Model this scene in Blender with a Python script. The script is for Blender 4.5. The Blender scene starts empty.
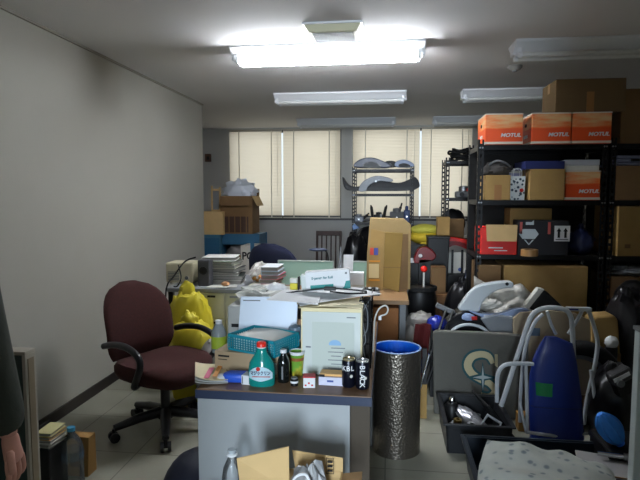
import bpy, math, random
from mathutils import Vector, Matrix, noise
PI = math.pi
sc = bpy.context.scene
C = sc.collection
# ---------------------------------------------------------------- camera
FPX, PITCH, YAW, CAMH = 540.0, math.atan(45.5/540), math.atan(68/540*math.cos(math.atan(45.5/540))), 1.41
cam = bpy.data.objects.new('camera', bpy.data.cameras.new('camera'))
C.objects.link(cam)
cam.location = (0, 0, CAMH)
cam.rotation_euler = (PI/2-PITCH, 0, YAW)
cam.data.sensor_width = 36; cam.data.lens = FPX/640*36
cam.data.clip_start = 0.02
sc.camera = cam
# ---------------------------------------------------------------- world and exposure
w = bpy.data.worlds.new('sky'); sc.world = w; w.use_nodes = True
bg = w.node_tree.nodes['Background']
bg.inputs[0].default_value = (0.80, 0.90, 1.0, 1); bg.inputs[1].default_value = 0.7
sc.view_settings.view_transform = 'Standard'; sc.view_settings.look = 'None'
sc.view_settings.gamma = 1; sc.view_settings.use_curve_mapping = False
sc.view_settings.exposure = 0.85
sc.cycles.use_denoising = True
sc.cycles.max_bounces = 8
def area(name, loc, rot, sx, sy, power, col):
    l = bpy.data.lights.new(name, 'AREA'); l.shape = 'RECTANGLE'; l.size = sx; l.size_y = sy
    l.energy = power; l.color = col
    o = bpy.data.objects.new(name, l); C.objects.link(o); o.location = loc; o.rotation_euler = rot
    return o
# daylight standing outside the two back windows and outside an unseen window behind the photographer, narrowed to shape its beam
area('daylight_back', (-0.30, 8.40, 1.75), (-PI/2, 0, 0), 4.2, 1.6, 11.5, (1.0, 0.95, 0.90))
area('daylight_front', (-0.12, -2.95, 1.45), (PI/2, 0, 0), 0.62, 1.5, 160, (0.76, 0.87, 1.0))
# ---------------------------------------------------------------- placing helpers
_th, _ps = PITCH, YAW
_F = Vector((-math.sin(_ps)*math.cos(_th), math.cos(_ps)*math.cos(_th), -math.sin(_th)))
_R = Vector((math.cos(_ps), math.sin(_ps), 0)); _U = _R.cross(_F)
def ray(px, py): return _F + _R*((px-320)/FPX) + _U*((240-py)/FPX)
def at(px, py, Y):                       # the point of depth Y along a sight line
    d = ray(px, py); t = Y/d.y; return Vector((d.x*t, Y, CAMH+d.z*t))
def on(px, py, z):                       # the point of height z along a sight line
    d = ray(px, py); t = (z-CAMH)/d.z; return Vector((d.x*t, d.y*t, z))
def zz(py, Y, px=388): return at(px, py, Y).z
def xx(px, Y, py=240): return at(px, py, Y).x
# ---------------------------------------------------------------- materials
def s2l(c): return tuple((x/12.92 if x <= .04045 else ((x+.055)/1.055)**2.4) for x in c)
def rgb(r, g, b): return s2l((r/255, g/255, b/255)) + (1,)
MATS = {}
def mat(name, col, rough=.6, metal=0, var=0, vscale=6, bump=0, bscale=60, trans=0, ior=1.45, coat=0, emit=None, estr=0, subs=0, alpha=1):
    if name in MATS: return MATS[name]
    m = bpy.data.materials.new(name); m.use_nodes = True; nt = m.node_tree; N = nt.nodes; L = nt.links
    b = N['Principled BSDF']; c = rgb(*col)
    b.inputs['Base Color'].default_value = c; b.inputs['Roughness'].default_value = rough; b.inputs['Metallic'].default_value = metal
    b.inputs['Transmission Weight'].default_value = trans; b.inputs['IOR'].default_value = ior; b.inputs['Coat Weight'].default_value = coat
    b.inputs['Alpha'].default_value = alpha
    if emit: b.inputs['Emission Color'].default_value = rgb(*emit); b.inputs['Emission Strength'].default_value = estr
    tc = N.new('ShaderNodeTexCoord')
    if var:
        n = N.new('ShaderNodeTexNoise'); n.inputs['Scale'].default_value = vscale; n.inputs['Detail'].default_value = 4
        L.new(tc.outputs['Object'], n.inputs['Vector'])
        r = N.new('ShaderNodeMapRange'); r.inputs[1].default_value = .3; r.inputs[2].default_value = .7; r.inputs[3].default_value = 1-var; r.inputs[4].default_value = 1+var
        L.new(n.outputs[0], r.inputs[0])
        mx = N.new('ShaderNodeVectorMath'); mx.operation = 'SCALE'; mx.inputs[0].default_value = c[:3]
        L.new(r.outputs[0], mx.inputs['Scale']); L.new(mx.outputs[0], b.inputs['Base Color'])
    if bump:
        n2 = N.new('ShaderNodeTexNoise'); n2.inputs['Scale'].default_value = bscale; n2.inputs['Detail'].default_value = 3
        L.new(tc.outputs['Object'], n2.inputs['Vector'])
        bp = N.new('ShaderNodeBump'); bp.inputs['Strength'].default_value = bump; bp.inputs['Distance'].default_value = .01
        L.new(n2.outputs[0], bp.inputs['Height']); L.new(bp.outputs[0], b.inputs['Normal'])
    MATS[name] = m; return m
def ramp_mat(name, stops, scale=(1,1,1), kind='noise', nscale=4, rough=.6, metal=0, interp='LINEAR', detail=3, dist=0, bump=0):
    """a printed or stained surface: a texture through a colour ramp"""
    if name in MATS: return MATS[name]
    m = bpy.data.materials.new(name); m.use_nodes = True; nt = m.node_tree; N = nt.nodes; L = nt.links
    b = N['Principled BSDF']; b.inputs['Roughness'].default_value = rough; b.inputs['Metallic'].default_value = metal
    tc = N.new('ShaderNodeTexCoord'); mp = N.new('ShaderNodeMapping'); mp.inputs['Scale'].default_value = scale
    L.new(tc.outputs['Object'], mp.inputs[0])
    if kind == 'noise':
        t = N.new('ShaderNodeTexNoise'); t.inputs['Scale'].default_value = nscale; t.inputs['Detail'].default_value = detail; t.inputs['Distortion'].default_value = dist; out = t.outputs[0]
    elif kind == 'voronoi':
        t = N.new('ShaderNodeTexVoronoi'); t.inputs['Scale'].default_value = nscale; out = t.outputs['Distance']
    else:
        t = N.new('ShaderNodeTexWave'); t.inputs['Scale'].default_value = nscale; t.inputs['Distortion'].default_value = dist; out = t.outputs[1]
    L.new(mp.outputs[0], t.inputs['Vector'])
    r = N.new('ShaderNodeValToRGB'); r.color_ramp.interpolation = interp
    e = r.color_ramp.elements
    e[0].position = stops[0][0]; e[0].color = rgb(*stops[0][1]); e[1].position = stops[-1][0]; e[1].color = rgb(*stops[-1][1])
    for p, c in stops[1:-1]:
        q = e.new(p); q.color = rgb(*c)
    L.new(out, r.inputs[0]); L.new(r.outputs[0], b.inputs['Base Color'])
    if bump:
        bp = N.new('ShaderNodeBump'); bp.inputs['Strength'].default_value = bump; bp.inputs['Distance'].default_value = .01
        L.new(out, bp.inputs['Height']); L.new(bp.outputs[0], b.inputs['Normal'])
    MATS[name] = m; return m
def clear(name, tint, body=.15, gl=.10):
    """thin clear sheet: see-through, a little milky body, a little gloss"""
    if name in MATS: return MATS[name]
    m = bpy.data.materials.new(name); m.use_nodes = True; nt = m.node_tree; N = nt.nodes; L = nt.links; N.remove(N['Principled BSDF']); out = N['Material Output']
    t = N.new('ShaderNodeBsdfTransparent'); t.inputs[0].default_value = rgb(*tint); d = N.new('ShaderNodeBsdfDiffuse'); d.inputs[0].default_value = rgb(*tint); g = N.new('ShaderNodeBsdfGlossy'); g.inputs['Roughness'].default_value = .08
    a = N.new('ShaderNodeMixShader'); a.inputs[0].default_value = body; L.new(t.outputs[0], a.inputs[1]); L.new(d.outputs[0], a.inputs[2])
    lw = N.new('ShaderNodeLayerWeight'); lw.inputs[0].default_value = gl; b = N.new('ShaderNodeMixShader'); L.new(lw.outputs['Fresnel'], b.inputs[0]); L.new(a.outputs[0], b.inputs[1]); L.new(g.outputs[0], b.inputs[2]); L.new(b.outputs[0], out.inputs[0])
    MATS[name] = m; return m
M_CARD = mat('cardboard', (160, 128, 76), .85, var=.08, vscale=9)
M_CARD_D = mat('cardboard_dark', (116, 88, 56), .85, var=.08, vscale=9)
M_CARD_L = mat('cardboard_light', (200, 168, 118), .85, var=.06, vscale=9)
M_CARD_IN = mat('cardboard_inside', (150, 118, 78), .9)
M_TAPE = mat('packing_tape', (150, 104, 56), .35)
M_WHITE = mat('white_paper', (225, 226, 228), .75, var=.03)
M_OFFW = mat('off_white', (205, 203, 195), .6, var=.03)
M_BLACK = mat('black_plastic', (14, 14, 16), .45, var=.1)
M_BLKM = mat('black_steel', (16, 15, 17), .4, metal=.3)
M_GREY = mat('grey_plastic', (110, 112, 115), .5)
M_CHROME = mat('chrome', (210, 212, 216), .15, metal=1)
M_STEEL = mat('steel', (150, 152, 155), .35, metal=.9)
M_RED = mat('red_plastic', (190, 30, 24), .35)
M_INK = mat('black_ink', (20, 20, 22), .7)
M_TUBE = mat('white_enamel', (186, 190, 194), .35, var=.06, vscale=14)
M_RUBBER = mat('rubber', (15, 15, 16), .8)
# ---------------------------------------------------------------- mesh builder
class MB:
    def __init__(s): s.v = []; s.f = []; s.m = []; s.M = Matrix.Identity(4)
    def add(s, vs, fs, mi=0):
        n = len(s.v); s.v += [tuple(s.M @ Vector(p)) for p in vs]; s.f += [tuple(n+i for i in f) for f in fs]
        s.m += ([mi]*len(fs) if isinstance(mi, int) else list(mi)); return s
    def box(s, x0, x1, y0, y1, z0, z1, mi=0):
        v = [(x, y, z) for z in (z0, z1) for y in (y0, y1) for x in (x0, x1)]
        return s.add(v, [(0,2,3,1), (4,5,7,6), (0,1,5,4), (2,6,7,3), (0,4,6,2), (1,3,7,5)], mi)
    def obox(s, c, sx, sy, sz, R=None, mi=0):    # box about a centre, turned by R
        keep = s.M; s.M = keep @ Matrix.Translation(c) @ (R.to_4x4() if R else Matrix.Identity(4))
        s.box(-sx/2, sx/2, -sy/2, sy/2, -sz/2, sz/2, mi); s.M = keep; return s
    def loft(s, rings, mi=0, cap=True, closed=True):
        n = len(rings[0]); v = [p for r in rings for p in r]; f = []
        for k in range(len(rings)-1):
            for i in range(n if closed else n-1):
                j = (i+1) % n; f.append((k*n+i, k*n+j, (k+1)*n+j, (k+1)*n+i))
        if cap: f += [tuple(range(n-1, -1, -1)), tuple((len(rings)-1)*n+i for i in range(n))]
        return s.add(v, f, mi)
    def tube(s, pts, r, n=8, mi=0, closed=False, cap=True):
        pts = [Vector(p) for p in pts]; rs = r if isinstance(r, (list, tuple)) else [r]*len(pts)
        rings = []; up = None
        for i, p in enumerate(pts):
            a = pts[i-1] if (i or closed) else p; b = pts[(i+1) % len(pts)] if (i < len(pts)-1 or closed) else p
            d = (b-a).normalized()
            if up is None: up = d.orthogonal().normalized()
            u = (up - d*up.dot(d)); u = u.normalized() if u.length > 1e-5 else d.orthogonal().normalized(); up = u; w_ = d.cross(u)
            rings.append([tuple(p + (u*math.cos(2*PI*k/n) + w_*math.sin(2*PI*k/n))*rs[i]) for k in range(n)])
        if closed: rings.append(rings[0]); cap = False
        return s.loft(rings, mi, cap)
    def cyl(s, p0, p1, r0, r1=None, n=20, mi=0): return s.tube([p0, p1], [r0, r0 if r1 is None else r1], n, mi)
    def lathe(s, prof, n=24, mi=0, c=(0, 0, 0), sx=1, sy=1, cap=True):
        rings = [[(c[0]+r*sx*math.cos(2*PI*k/n), c[1]+r*sy*math.sin(2*PI*k/n), c[2]+z) for k in range(n)] for r, z in prof]
        return s.loft(rings, mi, cap)
    def grid(s, fn, nu, nv, mi=0):
        v = [tuple(fn(i/nu, j/nv)) for j in range(nv+1) for i in range(nu+1)]
        f = [(j*(nu+1)+i, j*(nu+1)+i+1, (j+1)*(nu+1)+i+1, (j+1)*(nu+1)+i) for j in range(nv) for i in range(nu)]
        return s.add(v, f, mi)
    def prism(s, poly, y0, y1, mi=0):            # outline in x,z pulled through y
        n = len(poly)
        return s.loft([[(x, y0, z) for x, z in poly], [(x, y1, z) for x, z in poly]], mi)
    def slab(s, poly, z0, z1, mi=0):             # outline in x,y pulled through z
        return s.loft([[(x, y, z0) for x, y in poly], [(x, y, z1) for x, y in poly]], mi)
    def blob(s, c, r, amp=.2, freq=2, seed=0, n=28, mi=0, flat=None, pw=1.0):
        c = Vector(c); k = n//2; rings = []
        for j in range(k+1):
            t = PI*(j+.001)/(k+.002); ring = []
            for i in range(n):
                a = 2*PI*i/n; d = Vector((math.sin(t)*math.cos(a), math.sin(t)*math.sin(a), -math.cos(t)))
                d2 = Vector([math.copysign(abs(q)**pw, q) for q in d])
                q = 1 + amp*noise.turbulence(d*freq+Vector((seed*3.1, seed, -seed)), 3, True)
                p = Vector((d2.x*r[0], d2.y*r[1], d2.z*r[2]))*q
                if flat is not None and p.z < flat: p.z = flat
                ring.append(tuple(c+p))
            rings.append(ring)
        return s.loft(rings, mi)
    def build(s, name, mats, parent=None, loc=None, rz=0, bevel=0, smooth=False, sub=0, solid=0, rot=None, weld=False):
        me = bpy.data.meshes.new(name); me.from_pydata(s.v, [], s.f)
        if not isinstance(mats, (list, tuple)): mats = [mats]
        for m in mats: me.materials.append(m)
        me.polygons.foreach_set('material_index', s.m)
        import bmesh
        b = bmesh.new(); b.from_mesh(me)
        if weld: bmesh.ops.remove_doubles(b, verts=b.verts, dist=1e-5)
        bmesh.ops.recalc_face_normals(b, faces=b.faces); b.to_mesh(me); b.free()
        o = bpy.data.objects.new(name, me); C.objects.link(o); o.parent = parent
        if loc is not None: o.location = loc
        o.rotation_euler = rot if rot else (0, 0, rz)
        if solid:
            q = o.modifiers.new('solid', 'SOLIDIFY'); q.thickness = solid; q.offset = 0
        if bevel:
            q = o.modifiers.new('bevel', 'BEVEL'); q.width = bevel; q.segments = 2; q.limit_method = 'ANGLE'
        if sub:
            q = o.modifiers.new('sub', 'SUBSURF'); q.levels = sub; q.render_levels = sub
        if smooth:
            me.shade_smooth()
            if not sub: me.set_sharp_from_angle(angle=math.radians(50))
        return o
def tag(o, label, cat, group=None, kind=None):
    o['label'] = label; o['category'] = cat
    if group: o['group'] = group
    if kind: o['kind'] = kind
    return o
def thing(name, label, cat, loc=(0,0,0), rz=0, group=None, rot=None):
    o = bpy.data.objects.new(name, None); C.objects.link(o); o.location = loc; o.rotation_euler = rot if rot else (0, 0, rz)
    o.empty_display_size = .05
    return tag(o, label, cat, group)
def struct(name, mb, mats, **k):
    o = mb.build(name, mats, **k); o['kind'] = 'structure'; return o
def dup(root, loc, rz=None, label=None, group=None):
    r = root.copy(); C.objects.link(r); r.location = loc
    if rz is not None: r.rotation_euler = (0, 0, rz)
    if label: r['label'] = label
    if group: r['group'] = group
    for ch in list(root.children):
        c = ch.copy(); C.objects.link(c); c.parent = r
        for g in list(ch.children):
            d = g.copy(); C.objects.link(d); d.parent = c
    return r
def text(s, size, m, parent, loc, rot=(PI/2, 0, 0), ext=.0006, sx=1, shear=0, name='lettering', bold=0):
    cu = bpy.data.curves.new('t', 'FONT'); cu.body = s; cu.size = size; cu.extrude = ext; cu.align_x = 'CENTER'; cu.align_y = 'CENTER'; cu.shear = shear; cu.offset = bold
    o = bpy.data.objects.new('t', cu); C.objects.link(o)
    dg = bpy.context.evaluated_depsgraph_get(); me = bpy.data.meshes.new_from_object(o.evaluated_get(dg))
    bpy.data.objects.remove(o)
    me.materials.clear(); me.materials.append(m)
    q = bpy.data.objects.new(name, me); C.objects.link(q); q.parent = parent; q.location = loc; q.rotation_euler = rot; q.scale = (sx, 1, 1)
    return q
def smoothpath(pts, n=6):
    pts = [Vector(p) for p in pts]; out = []
    for i in range(len(pts)-1):
        p0 = pts[max(i-1, 0)]; p1 = pts[i]; p2 = pts[i+1]; p3 = pts[min(i+2, len(pts)-1)]
        for k in range(n):
            t = k/n
            out.append(.5*((2*p1)+(-p0+p2)*t+(2*p0-5*p1+4*p2-p3)*t*t+(-p0+3*p1-3*p2+p3)*t**3))
    out.append(pts[-1]); return out
def path2(pts, n=5, closed=True):                # rounded 2-D outline
    P = [Vector((a, b, 0)) for a, b in pts]; out = []; k = len(P)
    for i in range(k):
        p0, p1, p2, p3 = P[i-1], P[i], P[(i+1) % k], P[(i+2) % k]
        for j in range(n):
            t = j/n; q = .5*((2*p1)+(-p0+p2)*t+(2*p0-5*p1+4*p2-p3)*t*t+(-p0+3*p1-3*p2+p3)*t**3); out.append((q.x, q.y))
    return out
def outline(pts, Y, rounded=0):                  # a traced outline as x,z about its own bottom middle, and that place
    w_ = [at(px, py, Y) for px, py in pts]
    cx = (min(p.x for p in w_)+max(p.x for p in w_))/2; cz = min(p.z for p in w_)
    o = [(p.x-cx, p.z-cz) for p in w_]
    return (path2(o, rounded) if rounded else o), Vector((cx, Y, cz))
# ================================================================ THE ROOM
H = 2.40; YB = 8.0; XL = -2.04; YE = 5.83; XR = 3.6; XREC = -3.5; YF = -2.6
floor_m = bpy.data.materials.new('vinyl_floor'); floor_m.use_nodes = True
nt = floor_m.node_tree; N = nt.nodes; L = nt.links; b = N['Principled BSDF']; b.inputs['Roughness'].default_value = .38
tc = N.new('ShaderNodeTexCoord'); br = N.new('ShaderNodeTexBrick'); br.offset = 0
for i, v in ((4, 1.0), (5, .004), (8, .45), (9, .45)): pass
br.inputs['Scale'].default_value = 1; br.inputs['Mortar Size'].default_value = .003; br.inputs['Brick Width'].default_value = .45; br.inputs['Row Height'].default_value = .45
br.inputs['Color1'].default_value = rgb(156, 154, 138); br.inputs['Color2'].default_value = rgb(150, 148, 133); br.inputs['Mortar'].default_value = rgb(100, 98, 90)
L.new(tc.outputs['Object'], br.inputs['Vector'])
n = N.new('ShaderNodeTexNoise'); n.inputs['Scale'].default_value = 2.2; n.inputs['Detail'].default_value = 6; L.new(tc.outputs['Object'], n.inputs['Vector'])
mr = N.new('ShaderNodeMapRange'); mr.inputs[1].default_value = .3; mr.inputs[2].default_value = .7; mr.inputs[3].default_value = .85; mr.inputs[4].default_value = 1.08; L.new(n.outputs[0], mr.inputs[0])
vm = N.new('ShaderNodeVectorMath'); vm.operation = 'SCALE'; L.new(br.outputs[0], vm.inputs[0]); L.new(mr.outputs[0], vm.inputs['Scale']); L.new(vm.outputs[0], b.inputs['Base Color'])
struct('floor', MB().box(XREC, XR, YF, YB, -.1, 0), floor_m)
M_CEIL = mat('ceiling_paint', (222, 220, 219), .9, var=.03, vscale=1.2, bump=.15, bscale=180)
struct('ceiling', MB().box(XREC, XR, YF, YB, H, H+.1), M_CEIL)
M_WALL = mat('wall_paper', (172, 170, 160), .9, var=.04, vscale=1.1, bump=.12, bscale=140)
struct('wall_left', MB().box(XL-.15, XL, YF, YE, 0, H), M_WALL)
M_WALLR = mat('recess_paint', (184, 184, 182), .9, var=.03, vscale=1.5)
struct('wall_recess', MB().box(XREC-.12, XREC, YE-.15, YB, 0, H), M_WALLR)
struct('wall_recess_front', MB().box(XREC, XL-.15, YE-.15, YE, 0, H), M_WALLR)
struct('wall_right', MB().box(XR, XR+.12, YF, YB, 0, H), M_WALLR)
W1 = (xx(231, YB), xx(341, YB)); W2 = (xx(352, YB), xx(470, YB)); WZ = (zz(218.5, YB), 2.37)
bw = MB()
bw.box(XREC, XR, YB, YB+.15, 0, WZ[0]); bw.box(XREC, XR, YB, YB+.15, WZ[1], H)
bw.box(XREC, W1[0], YB, YB+.15, WZ[0], WZ[1]); bw.box(W1[1], W2[0], YB, YB+.15, WZ[0], WZ[1]); bw.box(W2[1], XR, YB, YB+.15, WZ[0], WZ[1])
struct('wall_back', bw, M_WALLR)
wf = MB(); FX0, FX1, FZ0, FZ1 = -.45, .21, .65, 2.2
wf.box(XL, XR, YF-.12, YF, 0, FZ0); wf.box(XL, XR, YF-.12, YF, FZ1, H); wf.box(XL, FX0, YF-.12, YF, FZ0, FZ1); wf.box(FX1, XR, YF-.12, YF, FZ0, FZ1)
struct('wall_front', wf, M_WALL)
YP = -.30; wp = MB(); wp.box(XL, -.42, YP-.1, YP, 0, H); wp.box(.22, XR, YP-.1, YP, 0, H); wp.box(-.42, .22, YP-.1, YP, 2.05, H)
struct('wall_beam_mask', wp, M_WALL)  # wall added out of view; its opening narrows the front daylight to a beam
M_MASK_TRIM = mat('beam_mask_trim', (200, 202, 200), .5)
struct('trim_3', MB().box(-.45, -.415, YP-.115, YP+.012, 0, 2.05).box(.215, .25, YP-.115, YP+.012, 0, 2.05).box(-.45, .25, YP-.115, YP+.012, 2.045, 2.08), M_MASK_TRIM)  # trim round the opening of the added, unseen wall
M_ALU = mat('window_aluminium', (70, 68, 70), .45, metal=.5)
M_GLASS = clear('window_glass', (248, 250, 250), 0)
def window(nm, x0, x1, z0, z1, y, mid=True):
    f = MB(); t = .035
    f.box(x0, x1, y, y+.07, z0, z0+t); f.box(x0, x1, y, y+.07, z1-t, z1); f.box(x0, x0+t, y, y+.07, z0+t, z1-t); f.box(x1-t, x1, y, y+.07, z0+t, z1-t)
    if mid: f.box((x0+x1)/2-t/2, (x0+x1)/2+t/2, y, y+.07, z0+t, z1-t)
    o = struct(nm, f, M_ALU)
    g = MB().box(x0+t, x1-t, y+.03, y+.036, z0+t, z1-t).build('pane', M_GLASS, o)
window('window_1', W1[0], W1[1], *WZ, YB+.06); window('window_2', W2[0], W2[1], *WZ, YB+.06); window('window_3', FX0, FX1, FZ0, FZ1, YF-.1, False)
M_BASE = mat('baseboard_vinyl', (44, 38, 35), .5)
struct('baseboard_left', MB().box(XL, XL+.008, YF, YE, 0, .075), M_BASE)
struct('baseboard_back', MB().box(XREC, XR, YB-.008, YB, 0, .075), M_BASE)
struct('trim_1', MB().box(XL, XL+.018, YF, YE, H-.014, H), mat('ceiling_trim', (150, 147, 136), .7))
struct('trim_2', MB().box(W1[0]-.05, W2[1]+.05, YB-.015, YB, WZ[0]-.03, WZ[0]), M_ALU)
# ---------------------------------------------------------------- blinds
M_SLAT = bpy.data.materials.new('blind_slat'); M_SLAT.use_nodes = True
nt = M_SLAT.node_tree; N = nt.nodes; L = nt.links; N.remove(N['Principled BSDF']); out = N['Material Output']
d = N.new('ShaderNodeBsdfDiffuse'); d.inputs[0].default_value = rgb(214, 200, 172); t = N.new('ShaderNodeBsdfTranslucent'); t.inputs[0].default_value = rgb(246, 236, 218)
mx = N.new('ShaderNodeMixShader'); mx.inputs[0].default_value = .55; L.new(d.outputs[0], mx.inputs[1]); L.new(t.outputs[0], mx.inputs[2]); L.new(mx.outputs[0], out.inputs[0])
M_BHEAD = mat('blind_rail', (196, 190, 176), .5); M_CORD = mat('blind_cord', (245, 240, 225), .7)
def blind(x0, x1, label):
    y = YB-.05; t = thing('venetian_blind', label, 'blind', ((x0+x1)/2, y, WZ[1]), 0, 'venetian blinds at the back windows'); hw = (x1-x0)/2; hh = WZ[1]-WZ[0]
    MB().box(-hw, hw, -.015, .015, -.03, 0).build('head_rail', M_BHEAD, t); MB().box(-hw, hw, -.012, .012, -hh+.0, -hh+.018).build('bottom_rail', M_BHEAD, t)
    s = MB(); z = -.035; k = 0
    while z > -hh+.03:
        a = math.radians(68+random.uniform(-2, 2)); dy = .0125*math.cos(a); dz = .0125*math.sin(a)
        sg = random.uniform(-.001, .001)
        s.add([(-hw, -dy, z-dz+sg), (hw, -dy, z-dz-sg), (hw, .002, z-sg), (-hw, .002, z+sg), (hw, dy, z+dz-sg), (-hw, dy, z+dz+sg)], [(0, 1, 2, 3), (3, 2, 4, 5)]); z -= .0215
    s.build('slats', M_SLAT, t)
    for q in (-.62, .62):
        MB().box(q*hw-.007, q*hw+.007, -.0155, -.0135, -hh+.01, -.02).build('ladder_tape', M_CORD, t)
    MB().cyl((hw*.85, -.02, -.03), (hw*.85, -.02, -hh*.75), .003, n=6).build('wand', M_CORD, t)
random.seed(2)
g = .012
x_m = xx(283.5, YB)
blind(W1[0]+.01, x_m-g, 'cream venetian blind beside the recess corner, standing nearest the open carton')
blind(x_m+g, W1[1]-.01, 'cream venetian blind next to the narrow wall pier, above the slatted wooden chair')
x_m = xx(419, YB)
blind(W2[0]+.01, x_m-g, 'cream venetian blind behind the small rack of motorcycle parts')
blind(x_m+g, W2[1]-.01, 'cream venetian blind partly behind the rack with the black cables on top')
# ================================================================ CEILING FITTINGS
M_LAMPW = mat('lamp_housing', (232, 233, 236), .4)
M_TOFF = mat('tube_off', (225, 225, 222), .3)
M_TON = mat('tube_on', (255, 255, 255), .3, emit=(242, 248, 255), estr=62)
def lamp(cx, Y, lit, label):
    t = thing('fluorescent_ceiling_lamp', label, 'ceiling lamp', (cx, Y, H), 0, None)
    L_ = .645
    body = [(-.115, 0), (.115, 0), (.112, -.014), (.03, -.070), (-.03, -.070), (-.112, -.014)]
    MB().loft([[(x, y, z) for y, z in body] for x in (-L_, L_)]).build('housing', M_LAMPW, t, bevel=.003)
    for s in (-1, 1):
        MB().cyl((-L_+.05, s*.06, -.088), (L_-.05, s*.06, -.088), .0155, n=16).build('tube', M_TON if lit else M_TOFF, t, smooth=True)
    for s in (-1, 1):
        MB().box(s*L_-.022 if s > 0 else -L_-.004, s*L_+.004 if s > 0 else -L_+.022, -.04, .04, -.085, -.02).build('end_cap', M_LAMPW, t, bevel=.006)
        for q in (-1, 1):
            MB().cyl((s*(L_-.05), q*.06, -.088), (s*(L_-.025), q*.06, -.088), .019, n=14).box(min(s*(L_-.045), s*(L_-.02)), max(s*(L_-.045), s*(L_-.02)), q*.06-.008, q*.06+.008, -.085, -.03).build('socket', M_LAMPW, t, smooth=True)
def lx(px, py, Y): return at(px, py, Y).x
lamp(lx(327, 50, 3.7), 3.7, True, 'lit fluorescent ceiling lamp, the only one switched on')
lamp(lx(340, 96, 5.4), 5.4, False, 'unlit fluorescent lamp on the ceiling, first one behind the lit lamp')
lamp(lx(346, 122, 7.2), 7.2, False, 'unlit fluorescent lamp on the ceiling closest to the narrow wall pier')
lamp(lx(616, 46, 3.78), 3.78, False, 'unlit fluorescent ceiling lamp in front of the orange cartons, beside the round detector')
lamp(lx(531, 94, 5.42), 5.42, False, 'unlit fluorescent ceiling lamp partly hidden by the brown carton on the orange boxes')
lamp(lx(484, 121, 7.2), 7.2, False, 'unlit fluorescent ceiling lamp above the window edge behind the orange boxes')
p = on(334, 27, H)
t = thing('ceiling_vent', 'small square cream fitting on the ceiling just before the lit lamp', 'ceiling vent', (p.x, p.y+.02, H))
MB().add([(-.17,-.13,0),(.17,-.13,0),(.17,.13,0),(-.17,.13,0),(-.14,-.10,-.05),(.14,-.10,-.05),(.14,.10,-.05),(-.14,.10,-.05)], [(0,3,2,1),(4,5,6,7),(0,1,5,4),(1,2,6,5),(2,3,7,6),(3,0,4,7)]).build('cover', mat('vent_cream', (215, 210, 180), .5), t, bevel=.006)
MB().box(-.175, .175, -.135, .135, -.012, 0).build('frame', M_LAMPW, t, bevel=.003)
g_ = MB()
for k in range(7): g_.box(-.12, .12, -.085+k*.027, -.075+k*.027, -.056, -.049)
g_.build('grille', mat('vent_grille', (150, 150, 148), .5), t)
p = on(515, 66, H)
t = thing('smoke_detector', 'round white smoke detector on the ceiling beside an unlit lamp', 'smoke detector', p)
MB().lathe([(.055, 0), (.055, -.012), (.04, -.03), (.0, -.034)]).build('body', mat('detector_grey', (150, 148, 144), .6), t, smooth=True); MB().lathe([(.02, -.03), (.018, -.042), (0, -.043)]).build('sensor', M_GREY, t, smooth=True)
# ================================================================ RACKS
def slotted(mb, x0, z0, z1, pitch=.05, horiz='x', y=0, wd=.04, th=.003, hole=.014, hh=.03):
    """one flange of a slotted angle post"""
    def bx(a0, a1, zz0, zz1):
        if horiz == 'x': mb.box(x0+a0, x0+a1, y, y+th, zz0, zz1)
        else: mb.box(x0, x0+th, y+a0, y+a1, zz0, zz1)
    e = (wd-hole)/2
    bx(0, e, z0, z1); bx(wd-e, wd, z0, z1)
    z = z0
    while z < z1-.001:
        bx(e, wd-e, z, min(z+pitch-hh, z1)); z += pitch
def rack(label, loc, w_, d_, h_, levels, rz=0, back=False):
    t = thing('storage_rack', label, 'rack', loc, rz, None)
    for sx in (0, 1):
        for sy in (0, 1):
            m = MB()
            xa = 0 if sx == 0 else w_-.04; ya = 0 if sy == 0 else d_-.003
            slotted(m, xa, 0, h_, y=ya)
            xb = 0 if sx == 0 else w_-.003; yb = 0 if sy == 0 else d_-.04
            slotted(m, xb, 0, h_, horiz='y', y=yb)
            m.build('post', M_BLKM, t)
    for z in levels:
        s = MB(); s.box(.004, w_-.004, .004, d_-.004, z-.004, z); 
        for a in ((.004, w_-.004, .004, .008), (.004, w_-.004, d_-.008, d_-.004)): s.box(*a, z-.035, z-.004)
        for a in ((.004, .008, .008, d_-.008), (w_-.008, w_-.004, .008, d_-.008)): s.box(*a, z-.035, z-.004)
        s.build('shelf', M_BLKM, t)
    if back: MB().box(.01, w_-.01, d_-.006, d_-.0035, .05, h_-.03).build('shade_sheet', mat('painted_shade', (30, 28, 27), .8), t)  # dark sheet added to paint the shade behind the shelves
    bo = MB()
    for z in levels:
        for x in (.013, .030, w_-.030, w_-.013):
            bo.cyl((x, -.005, z-.018), (x, 0, z-.018), .006, n=8)
    bo.build('bolts', M_STEEL, t)['kind'] = 'stuff'
    return t
RZ = (.10, .50, .98, 1.37, 1.76)
RCx, RCy, RCw = .635, 4.0, .88
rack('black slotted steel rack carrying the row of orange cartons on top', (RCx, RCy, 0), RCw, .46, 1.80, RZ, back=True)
RDx = RCx+RCw+.012
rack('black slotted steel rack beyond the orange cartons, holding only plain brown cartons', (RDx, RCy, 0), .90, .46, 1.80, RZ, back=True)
RBx, RBy = .605, 5.88
RBZ = (.10, .50, .945, 1.375, 1.765)
rack('black slotted steel rack standing behind the orange carton rack, cables on top', (RBx, RBy, 0), .90, .45, 1.80, RBZ)
RAx, RAy = at(352, 200, 7.45).x, 7.45
RAZ = (.12, .62, 1.03, 1.42, 1.755)
rack('small black slotted rack of motorcycle fairings before the window', (RAx, RAy, 0), .84, .45, 1.79, RAZ)
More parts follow.
